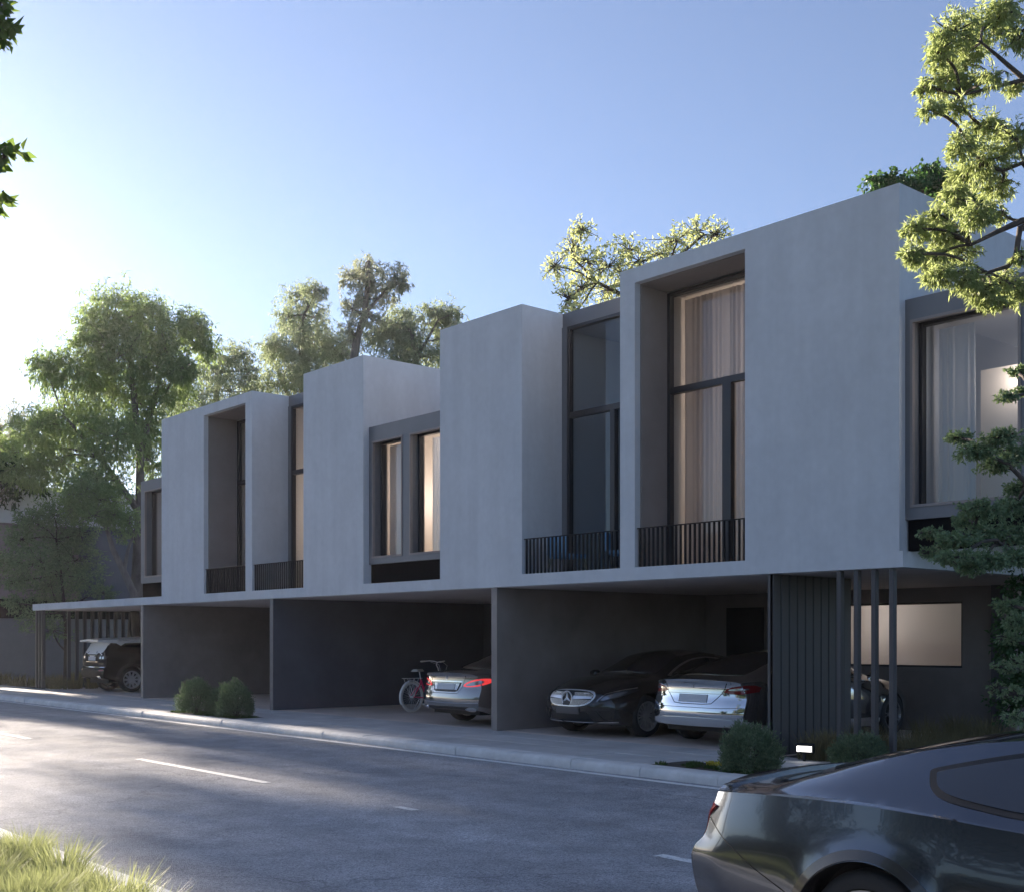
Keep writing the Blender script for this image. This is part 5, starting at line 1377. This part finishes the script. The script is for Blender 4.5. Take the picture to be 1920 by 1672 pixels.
# three gum trees behind the middle houses
t = 54
cl = [(565, 560, t, 34, 26, .6), (590, 545, t, 24, 18, .35), (540, 595, t, 28, 24, .45), (590, 595, t, 32, 30, .5), (560, 640, t, 50, 36, 1.0), (605, 650, t, 46, 40, 1.2), (640, 665, t, 30, 34, .7), (520, 650, t, 32, 26, .5), (505, 665, t, 18, 20, .25), (540, 690, t, 46, 36, .8), (590, 700, t, 55, 34, 1.1), (500, 720, t, 30, 30, .4), (560, 735, t, 60, 30, .9)]
tree('gum_tree', 'dense rounded gum tree left of the tallest one behind the roofs', 'tree', [at(575, 1240, t), at(572, 1000, t), at(570, 800, t), at(568, 680, t), at(570, 590, t)], 0.28, jit(cl, 1.4), LEAF_FAR, M['leaf_euc'], M['bark'], group='trees behind the houses', forks=[[at(570, 800, t), at(530, 720, t), at(512, 670, t)]])
t = 50
cl = [(685, 500, t, 30, 22, .5), (660, 520, t, 24, 20, .35), (700, 530, t, 28, 22, .4), (740, 520, t, 30, 24, .5), (755, 530, t, 18, 16, .2), (680, 560, t, 34, 22, .45), (725, 555, t, 22, 18, .25), (660, 580, t, 22, 20, .25), (690, 595, t, 24, 18, .25), (655, 615, t, 18, 18, .2), (710, 600, t, 20, 16, .15), (665, 640, t, 22, 22, .25)]
tree('gum_tree', 'tallest slender gum tree with bare pale trunk above the roofs', 'tree', [at(655, 1240, t), at(656, 1000, t), at(660, 700, t), at(668, 640, t), at(683, 590, t), at(690, 530, t), at(692, 490, t)], 0.24, jit(cl, 1.0), dict(LEAF_FAR, n=190), M['leaf_pale'], M['bark'], group='trees behind the houses', forks=[[at(683, 590, t), at(710, 560, t), at(740, 525, t)], [at(660, 700, t), at(672, 640, t), at(682, 600, t)]])
t = 52
cl = [(750, 600, t, 34, 24, .6), (735, 625, t, 36, 30, .8), (775, 630, t, 34, 30, .7), (810, 590, t, 24, 20, .4), (845, 590, t, 24, 24, .45), (830, 615, t, 22, 24, .4), (700, 630, t, 26, 22, .4), (790, 670, t, 50, 34, 1.0), (740, 675, t, 40, 30, .7), (840, 660, t, 34, 34, .7), (700, 690, t, 30, 24, .4), (880, 640, t, 24, 24, .4)]
tree('gum_tree', 'spreading gum tree with two crowns between the roof and tallest box', 'tree', [at(790, 1240, t), at(788, 1000, t), at(782, 760, t), at(780, 670, t), at(770, 620, t)], 0.26, jit(cl, 1.2), LEAF_FAR, M['leaf_euc'], M['bark'], group='trees behind the houses', forks=[[at(782, 680, t), at(800, 640, t), at(822, 600, t)]])
# lime green airy tree behind the balcony bay
t = 27
LM = dict(n=110, m=7, L=0.10, w=0.042, droop=0.25, out=0.6, rnd=0.7, sag=0.05, jit=0.05, tw=20, tl=0.5)
cl = [(1090, 430, t, 26, 18, .3), (1075, 465, t, 30, 26, .35), (1040, 500, t, 24, 24, .3), (1100, 490, t, 34, 26, .5), (1140, 500, t, 40, 28, .6), (1180, 470, t, 30, 24, .4), (1200, 490, t, 30, 24, .4), (1090, 540, t, 34, 28, .5), (1140, 545, t, 36, 26, .5), (1065, 560, t, 26, 22, .3), (1080, 590, t, 30, 22, .35), (1270, 450, t, 34, 22, .45), (1305, 435, t, 26, 22, .4), (1340, 440, t, 28, 16, .35), (1240, 480, t, 30, 20, .35), (1190, 540, t, 40, 34, .5)]
tree('lime_tree', 'airy sunlit lime-green tree behind the dark balcony bay', 'tree', [at(1200, 1280, t), at(1200, 900, t), at(1190, 650, t), at(1180, 560, t), at(1160, 500, t)], 0.16, jit(cl, 0.8), LM, M['leaf_bright'], M['barkd'], group='trees behind the houses', forks=[[at(1180, 560, t), at(1120, 530, t), at(1070, 480, t)], [at(1190, 650, t), at(1250, 500, t), at(1320, 440, t)]])
# dark broadleaf tree behind the highest corner
t = 22
cl = [(1650, 345, t, 30, 16, .7), (1680, 350, t, 24, 16, .5), (1740, 335, t, 36, 24, 1.0), (1770, 350, t, 34, 26, .9), (1720, 360, t, 26, 18, .5), (1800, 370, t, 34, 30, .8), (1830, 400, t, 40, 30, .8)]
tree('broadleaf_tree', 'dark green broadleaf tree peeping over the highest roof corner', 'tree', [at(1740, 1330, t), at(1742, 900, t), at(1745, 500, t), at(1745, 360, t)], 0.15, jit(cl, 0.5), dict(n=130, m=7, L=0.09, w=0.062, droop=0.3, out=0.5, rnd=0.8, sag=0.05, jit=0.1, tw=10), M['leaf_dark'], M['barkd'], group='trees behind the houses')

# two small trees in the side garden at the left
t = 40
cl = [(60, 975, t, 34, 24, .7), (100, 965, t, 34, 22, .6), (40, 1010, t, 30, 22, .6), (110, 1010, t, 44, 30, 1.0), (150, 1000, t, 30, 26, .6), (20, 1050, t, 34, 22, .7), (75, 1050, t, 50, 30, 1.1), (140, 1050, t, 46, 30, 1.0), (30, 1090, t, 30, 20, .5), (95, 1095, t, 50, 26, 1.0), (155, 1085, t, 40, 22, .7), (190, 1110, t, 30, 10, .25), (30, 1130, t, 26, 12, .35), (60, 1160, t, 30, 12, .3), (100, 1135, t, 40, 20, .5), (100, 1180, t, 34, 14, .25)]
LS = dict(n=190, m=9, L=0.13, w=0.042, droop=0.25, out=0.7, rnd=0.55, sag=0.15, jit=0.06, tw=14, tl=0.4)
tree('small_garden_tree', 'bushy small green tree in front of the neighbouring house', 'tree', [at(124, 1290, t), at(124, 1220, t), at(122, 1150, t), at(115, 1080, t), at(105, 1010, t)], 0.09, jit(cl, 0.7), LS, M['leaf_maple'], M['barkd'])
t = 39.0
cl = [(160, 925, t, 40, 22, .9), (195, 935, t, 40, 24, .9), (140, 950, t, 30, 22, .6), (215, 965, t, 36, 22, .6), (240, 975, t, 22, 22, .35), (175, 965, t, 36, 20, .5), (235, 1000, t, 18, 12, .15)]
tree('leaning_tree', 'flat-topped tree with leaning grey trunk rising behind the far canopy', 'tree', [at(262, 1290, t), at(256, 1200, t), at(250, 1110, t), at(232, 1070, t), at(212, 1030, t), at(200, 990, t), at(185, 965, t)], 0.17, jit(cl, 0.6), dict(LS, L=0.15), M['leaf_left'], M['bark'], forks=[[at(232, 1070, t), at(240, 1030, t), at(252, 1000, t)]])

# sunlit tree leaning in from the right
t = 11.3
cl = [(1790, 60, t, 44, 40, 1.0), (1850, 50, t, 50, 44, 1.1), (1760, 95, t, 30, 32, .6), (1800, 110, t, 40, 30, .8), (1880, 20, t, 40, 34, .8), (1770, 150, t, 40, 34, .8), (1815, 160, t, 30, 24, .45), (1735, 165, t, 18, 14, .2), (1745, 205, t, 26, 12, .3), (1790, 200, t, 24, 14, .3), (1910, 60, t, 24, 34, .5), (1860, 145, t, 30, 14, .25), (1900, 165, t, 24, 12, .2),
      (1845, 240, t, 40, 30, .8), (1800, 275, t, 30, 24, .6), (1850, 300, t, 46, 34, 1.0), (1900, 260, t, 36, 34, .7), (1810, 330, t, 34, 24, .6), (1870, 350, t, 36, 20, .5), (1790, 370, t, 28, 24, .5), (1830, 400, t, 36, 24, .7), (1760, 405, t, 30, 20, .6), (1880, 400, t, 24, 14, .2),
      (1720, 430, t, 26, 20, .5), (1770, 440, t, 36, 22, .8), (1710, 475, t, 22, 18, .4), (1745, 485, t, 34, 22, .8), (1800, 470, t, 36, 20, .6), (1760, 515, t, 32, 18, .6), (1810, 520, t, 34, 22, .6), (1840, 545, t, 36, 18, .7), (1880, 530, t, 36, 24, .7), (1910, 550, t, 24, 20, .5), (1865, 565, t, 26, 12, .35), (1915, 480, t, 16, 14, .2)]
LW = dict(n=190, m=11, L=0.06, w=0.0135, droop=0.55, out=0.6, rnd=0.4, sag=0.3, jit=0.03, tw=9, tl=0.5)
tb = at(2075, 1445, t); 
tree('willow_leaved_tree', 'sunlit yellow-green tree leaning in from the right over the corner', 'tree', [tb, at(2070, 1100, t), at(2050, 800, t), at(2010, 560, t), at(1990, 400, t), at(1975, 200, t), at(1960, 40, t)], 0.105, jit([(a, b, c, d * 0.84, e * 0.84, f * 0.85) for (a, b, c, d, e, f) in cl], 0.5), LW, M['leaf_lit'], M['barkd'],
     forks=[[at(1990, 400, t), at(1915, 415, t), at(1870, 435, t), at(1820, 460, t)], [at(1990, 400, t), at(1912, 430, t), at(1905, 480, t), at(1890, 500, t), at(1850, 512, t)], [at(1975, 200, t), at(1920, 150, t), at(1860, 165, t), at(1800, 180, t)], [at(1975, 200, t), at(1910, 140, t), at(1870, 105, t), at(1840, 80, t)], [at(1990, 400, t), at(1920, 305, t), at(1880, 320, t), at(1840, 310, t)]], rlimb=0.12)

# layered dark maple in front of the corner, its trunk outside the picture
t = 10.6
cl = [(1910, 695, t, 18, 9, .25), (1885, 745, t, 20, 9, .25), (1915, 735, t, 14, 10, .2), (1800, 820, t, 24, 10, .4), (1830, 845, t, 36, 14, .7), (1880, 820, t, 30, 14, .6), (1900, 850, t, 30, 20, .7), (1870, 870, t, 34, 14, .6), (1910, 915, t, 24, 14, .5),
      (1840, 955, t, 46, 16, .9), (1895, 950, t, 34, 18, .7), (1810, 975, t, 26, 12, .5), (1745, 998, t, 24, 8, .35), (1790, 1010, t, 36, 12, .7), (1850, 1000, t, 46, 18, 1.0), (1905, 1000, t, 30, 20, .7), (1750, 1035, t, 26, 7, .35), (1790, 1045, t, 36, 10, .7), (1850, 1050, t, 46, 14, .9), (1905, 1045, t, 34, 16, .7), (1820, 1065, t, 30, 7, .4),
      (1890, 1135, t, 26, 12, .5), (1910, 1165, t, 26, 16, .6), (1895, 1195, t, 22, 8, .3), (1915, 1240, t, 20, 14, .2), (1880, 1250, t, 22, 12, .15), (1900, 1300, t, 26, 16, .2), (1870, 1290, t, 16, 14, .1), (1905, 1345, t, 24, 12, .2)]
LMp = dict(n=260, m=8, L=0.034, w=0.017, droop=0.12, out=0.8, rnd=0.5, sag=0.1, jit=0.05, tw=12, tl=0.4, lift=0.0)
tree('layered_maple', 'dark green layered maple at the right edge in front of the corner window', 'tree', [at(2010, 1470, t), at(2005, 1300, t), at(1995, 1150, t), at(1985, 1000, t), at(1975, 860, t), at(1968, 740, t)], 0.075, jit([(a, b, c, d * 0.95, e * 0.72, f * 0.9) for (a, b, c, d, e, f) in cl], 0.55), LMp, M['leaf_maple'], M['barkd'],
     forks=[[at(1985, 1000, t), at(1925, 905, t), at(1890, 870, t), at(1850, 850, t)], [at(1995, 1150, t), at(1920, 1050, t), at(1880, 1020, t), at(1820, 1005, t)]], rlimb=0.25)
# garden plants in the dark behind
t = 15.5
cl = [(1905, 1200, t, 40, 60, 1.0), (1930, 1120, t, 40, 60, 1.0), (1915, 1310, t, 46, 50, 1.0), (1960, 1250, t, 60, 90, 1.3)]
tree('dark_shrub', 'dark leafy shrub filling the garden beside the ribbon window', 'shrub', [at(1940, 1425, t), at(1938, 1300, t), at(1935, 1150, t)], 0.05, jit(cl, 0.3), dict(LMp, n=150, L=0.07, w=0.04), M['leaf_dark'], M['barkd'])

# near tree at the left, only leaf tips reach into the picture
t = 9.0
cl = [(-5, 20, t, 36, 34, 1.0), (5, 55, t, 26, 20, .6), (-60, 40, t, 60, 50, 1.6), (12, 285, t, 24, 18, .45), (-30, 300, t, 40, 24, .6), (6, 372, t, 12, 14, .14), (-30, 380, t, 30, 20, .4), (-90, 200, t, 60, 70, 1.4), (-110, 330, t, 60, 60, 1.2)]
tree('verge_tree', 'near tree whose broad leaf tips enter at the top left edge', 'tree', [at(-320, 1600, t), at(-310, 1200, t), at(-280, 800, t), at(-230, 500, t), at(-190, 250, t), at(-170, 0, t)], 0.14, jit(cl, 0.25), dict(n=22, m=5, L=0.10, w=0.06, droop=0.5, out=0.5, rnd=0.6, sag=0.2, jit=0.1, tw=6), M['leaf_fg'], M['barkd'], rlimb=0.15)

# unseen trees: those further left are added to shade the road and darken reflections
def offscreen_tree(loc, s, rz, label):
    global ST
    if ST is None:
        cl = [(Vector((random.gauss(0, 1.5), random.gauss(0, 1.5), random.uniform(3.2, 8.2))), (1.3, 1.3, 1.0), 1.0) for _ in range(22)]
        ST = tree('street_tree', label, 'tree', [(0, 0, 0), (0.05, 0, 2), (0.1, 0.1, 4), (0, 0.1, 6), (0, 0, 7.5)], 0.2, cl, dict(n=90, m=9, L=0.28, w=0.11, droop=0.4, out=0.5, rnd=0.7, sag=0.1, jit=0.1, tw=8), M['leaf_hedge'], M['bark'], group='street trees outside the picture')
        o = ST
    else: o = copy_tree(ST)
    o['label'] = label; o.location = loc; o.scale = (s, s, s); o.rotation_euler = (0, 0, rz); return o
ST = None
cl = [(Vector((random.gauss(0, 1.0), random.uniform(-3.6, 4.0), random.uniform(9.6, 12.6))), (1.5, 1.4, 1.0), 1.0) for _ in range(32)]
UT = tree('umbrella_tree', 'tall umbrella tree up the street, known only by its shade on the road', 'tree', [(0, 0, 0), (0.1, 0.1, 3), (0, 0.2, 6), (0.1, 0.1, 8.5), (0, 0, 10.5)], 0.3, cl, dict(n=90, m=9, L=0.34, w=0.15, droop=0.4, out=0.5, rnd=0.7, sag=0.1, jit=0.1, tw=8), M['leaf_left'], M['bark'], group='street trees outside the picture')
UT.location = (-55, 9.9, 0.05)  # added occluder, crown height set so its shade falls on the road
u2 = copy_tree(UT); u2.location = (-62.5, 9.6, 0.05); u2.rotation_euler = (0, 0, 0.2); u2.scale = (1.06, 1.0, 1.14); u2['label'] = 'second tall umbrella tree further up the street, known only by its shade'
offscreen_tree((-50, 8.6, 0.05), 0.52, 0.4, 'low street tree at the far corner, known only by its shade on the road')  # added out of view to block low sun on the far road
for i_, (x_, y_, s_) in enumerate([(-66, -1.6, 1.2), (-75, -2.4, 1.5), (-85, -5.5, 1.7)]): offscreen_tree((x_, y_, 0.05), s_, 2.1 * i_, ['nearest of three trees up the near verge, mirrored in the off-road car', 'middle one of three trees up the near verge, mirrored in the off-road car', 'farthest of three trees up the near verge, mirrored in the off-road car'][i_])  # added to darken what the off-road car reflects
offscreen_tree((-47.0, 12.2, 0.05), 0.9, 1.7, 'street tree on the far pavement, known only by its shade on the slabs')  # occluder added out of view, keeps the sun off the slabs
for i, (x, y, s) in enumerate([(-7.2, -9.5, 0.95), (-16.5, -11, 0.6)]):
    offscreen_tree((x, y, 0.05), s, 0.7 + 1.9 * i, ['tree across the street reflected in the coupe side', 'smaller tree across the street reflected in the coupe tail'][i])

# ------------------------------------------------------------------ bushes
def bush(loc, rx, h, label, mat='leaf_bush', n=2600, L=0.045, w=0.012, group='clipped bushes on the pavement'):
    root = empty('bush', loc); tag(root, label, 'bush', group)
    d = unit(RNG.normal(size=(n, 3))); d[:, 2] = np.abs(d[:, 2]) * 1.35 - 0.55; d = unit(d)
    lump = 1 + 0.14 * np.sin(d[:, 0] * 5 + loc[0] * 3) + 0.12 * np.sin(d[:, 1] * 7 + d[:, 2] * 5 + loc[0]) + 0.10 * np.abs(RNG.normal(size=n))
    rad = RNG.uniform(0.45, 1.0, n) ** 0.45 * lump
    p = d * rad[:, None] * np.array([rx, rx, h * 0.62]); p[:, 2] += h * 0.40
    p = p[p[:, 2] > 0.0]
    dd = unit(unit(p - np.array([0, 0, h * 0.2])) * 0.8 + np.array([0, 0, 0.55]) + RNG.normal(size=(len(p), 3)) * 0.35)
    P_ = []; D_ = []
    for _ in range(4):
        P_.append(p + dd * RNG.uniform(-0.02, 0.05, (len(p), 1)) + RNG.normal(size=p.shape) * 0.012); D_.append(unit(dd + RNG.normal(size=p.shape) * 0.45))
    P_ = np.concatenate(P_); D_ = np.concatenate(D_)
    V, F = leaves(P_, D_, RNG.uniform(0.7, 1.3, len(P_)) * L, RNG.uniform(0.7, 1.3, len(P_)) * w)
    me = fast_mesh('foliage', V, 3, F); me.materials.append(M[mat]); link_mesh('foliage', me, None, root)
    mb = MB()
    for i in range(14):
        a = random.uniform(0, 6.28); r_ = rx * random.uniform(0.3, 0.8); mb.tube([(0.02 * math.cos(a), 0.02 * math.sin(a), 0), (r_ * 0.6 * math.cos(a), r_ * 0.6 * math.sin(a), h * 0.4), (r_ * math.cos(a), r_ * math.sin(a), h * random.uniform(0.6, 0.85))], [0.01, 0.007, 0.004], 5)
    mb.build('stems', M['barkd'], root)
    return root
bush((-9.0, 11.62, PZ - 0.02), 0.29, 0.52, 'round dark green bush on the pavement in front of the slatted screen', n=3200)
bush((-8.45, 12.85 + 0.3, PZ - 0.02), 0.30, 0.36, 'low bush beside the glowing floodlight', 'leaf_bush', n=2200)
bush((-23.75, 11.58, PZ - 0.02), 0.32, 0.68, 'left one of the three bushes on the pavement before the dark wall', n=2600)
bush((-23.1, 11.86, PZ - 0.02), 0.26, 0.56, 'small bush at the back between two larger pavement bushes', n=1800)
bush((-22.1, 11.66, PZ - 0.02), 0.31, 0.66, 'right one of the three bushes on the pavement before the dark wall', n=2600)

# ------------------------------------------------------------------ grasses
def grass(name, spots, h, n, mat, spread, label=None, lean=0.35, w=0.006, z=0.0, cat='grass'):
    """tufts of curved blades: spots (x, y, radius, height factor)"""
    Vs = []
    for (x, y, r, hf) in spots:
        k = int(n * hf); a = RNG.uniform(0, 2 * np.pi, k); rr = r * np.sqrt(RNG.uniform(0, 1, k))
        b = np.stack([x + rr * np.cos(a), y + rr * np.sin(a), np.full(k, z)], 1)
        H = h * hf * RNG.uniform(0.45, 1.1, k); az = RNG.uniform(0, 2 * np.pi, k); out = np.stack([np.cos(a) * 0.6 + np.cos(az) * 0.6, np.sin(a) * 0.6 + np.sin(az) * 0.6, np.zeros(k)], 1) * lean
        side = np.stack([-np.sin(az), np.cos(az), np.zeros(k)], 1) * w * RNG.uniform(0.6, 1.3, (k, 1))
        up = np.array([0, 0, 1.0])
        m = b + out * H[:, None] * 0.35 + up * H[:, None] * 0.55; t_ = b + out * H[:, None] * 1.05 + up * H[:, None] * (0.98 - 0.25 * lean)
        q = np.stack([b - side, b + side, m + side * 0.8, m - side * 0.8], 1); q2 = np.stack([m - side * 0.8, m + side * 0.8, t_ + side * 0.1, t_ - side * 0.1], 1)
        Vs.append(q.reshape(-1, 3)); Vs.append(q2.reshape(-1, 3))
    me = fast_mesh(name, np.concatenate(Vs), 4); o = link_mesh(name, me, M[mat])
    o['kind'] = 'stuff'
    if label: o['label'] = label; o['category'] = cat
    return o
sp = []
for i in range(130):
    x = random.uniform(-10.8, -4.9); y = random.uniform(1.9, 2.92)
    p = x * RGT[0] + y * RGT[1]; d = x * FWD[0] + y * FWD[1]
    px = 960 + FPX * p / d
    sp.append((x, y, 0.12, random.uniform(0.65, 1.1) if px < 300 else random.uniform(0.3, 0.6)))
grass('verge_grass', sp, 0.38, 520, 'grass_dry', 0.1, 'tall straw-green grass on the near verge at the bottom left', z=0.07, w=0.0032, lean=0.45)
sp = [(random.uniform(-14, 6), random.uniform(-3, 2.9), 0.2, random.uniform(0.6, 1.0)) for _ in range(260)]
grass('lawn_grass', sp, 0.13, 160, 'grass_green', 0.1, 'short green grass covering the near verge', z=0.07)
sp = [(random.uniform(-9.7, -4), random.uniform(13.6, 18.5), 0.16, random.uniform(0.5, 1.0)) for _ in range(150)] + [(random.uniform(-9.6, -8.9), random.uniform(13.3, 13.9), 0.12, random.uniform(.6, .9)) for _ in range(14)]
grass('ornamental_grass', sp, 0.52, 150, 'grass_brown', 0.1, 'brownish ornamental grass growing between the posts and the wall', z=PZ - 0.02, w=0.005)
sp = [(random.uniform(-44, -37.2), random.uniform(13.5, 17.5), 0.2, random.uniform(0.5, 1.0)) for _ in range(90)]
grass('ornamental_grass', sp, 0.5, 110, 'grass_brown', 0.1, 'brownish grass strip around the far end canopy posts', z=PZ - 0.02, w=0.008)
sp = [(random.uniform(a + .05, b - .05), random.uniform(c + .05, d - .05), 0.08, random.uniform(0.4, 1.0)) for (a, b, c, d) in pits for _ in range(70)]
grass('pit_grass', sp, 0.07, 90, 'grass_green', 0.1, 'green grass and clover filling the planting pits in the pavement', z=PZ - 0.01, w=0.006)
sp = [(-9.55 + random.uniform(-.18, .18), 11.75 + random.uniform(-.12, .12), 0.05, 1.0) for _ in range(6)]
M['flower'] = leaf_mat('yellow_flower', (0.5, 0.42, 0.03), (0.75, 0.65, 0.08), 0.3)
grass('yellow_flowers', sp, 0.09, 40, 'flower', 0.1, 'small yellow flowers in the near planting pit', z=PZ - 0.01, w=0.02, lean=0.8, cat='flowers')
o = grass('white_flowering_plant', [(-42.6, 12.6, 0.3, 1.0), (-42.2, 12.8, 0.25, .9)], 0.7, 160, 'grass_dry', 0.1, None, z=0.1, w=0.02, lean=0.7)
o['kind'] = 'thing'; tag(o, 'pale spiky plant at the far pavement edge', 'plant')

# clipped hedge across the street, mirrored in the car
hb = empty('hedge', (-4, -7.2, 0)); tag(hb, 'clipped hedge across the street, seen mirrored in the coupe window', 'hedge')
n = 26000
p = np.stack([RNG.uniform(-24, 16, n), RNG.choice([-0.5, 0.5, 0.3, -0.3], n) + RNG.normal(0, 0.12, n), RNG.uniform(0, 1.5, n) ** 1.0], 1); p[:, 2] += 0.1 * np.sin(p[:, 0] * 3)
V, F = leaves(p, unit(RNG.normal(size=(n, 3)) + np.array([0, 0.5, 0.3])), np.full(n, 0.16), np.full(n, 0.09))
me = fast_mesh('foliage', V, 3, F); me.materials.append(M['leaf_hedge']); link_mesh('foliage', me, None, hb)
MB().box(-24, 16, -0.38, 0.38, 0, 1.35).build('stems', M['barkd'], hb)

# ------------------------------------------------------------------ the warm evening air
hz_m, hzN, hzL = new_mat('evening_haze'); hzN.remove(hzN['Principled BSDF'])
pv = hzN.new('ShaderNodeVolumePrincipled'); pv.inputs['Color'].default_value = (0.92, 0.92, 0.96, 1); pv.inputs['Density'].default_value = 0.00024; pv.inputs['Anisotropy'].default_value = 0.5
hzL.new(pv.outputs[0], hzN['Material Output'].inputs['Volume'])
hz = MB().box(-130, 45, -48, 70, -1.1, 24).build('haze', hz_m); hz['kind'] = 'stuff'
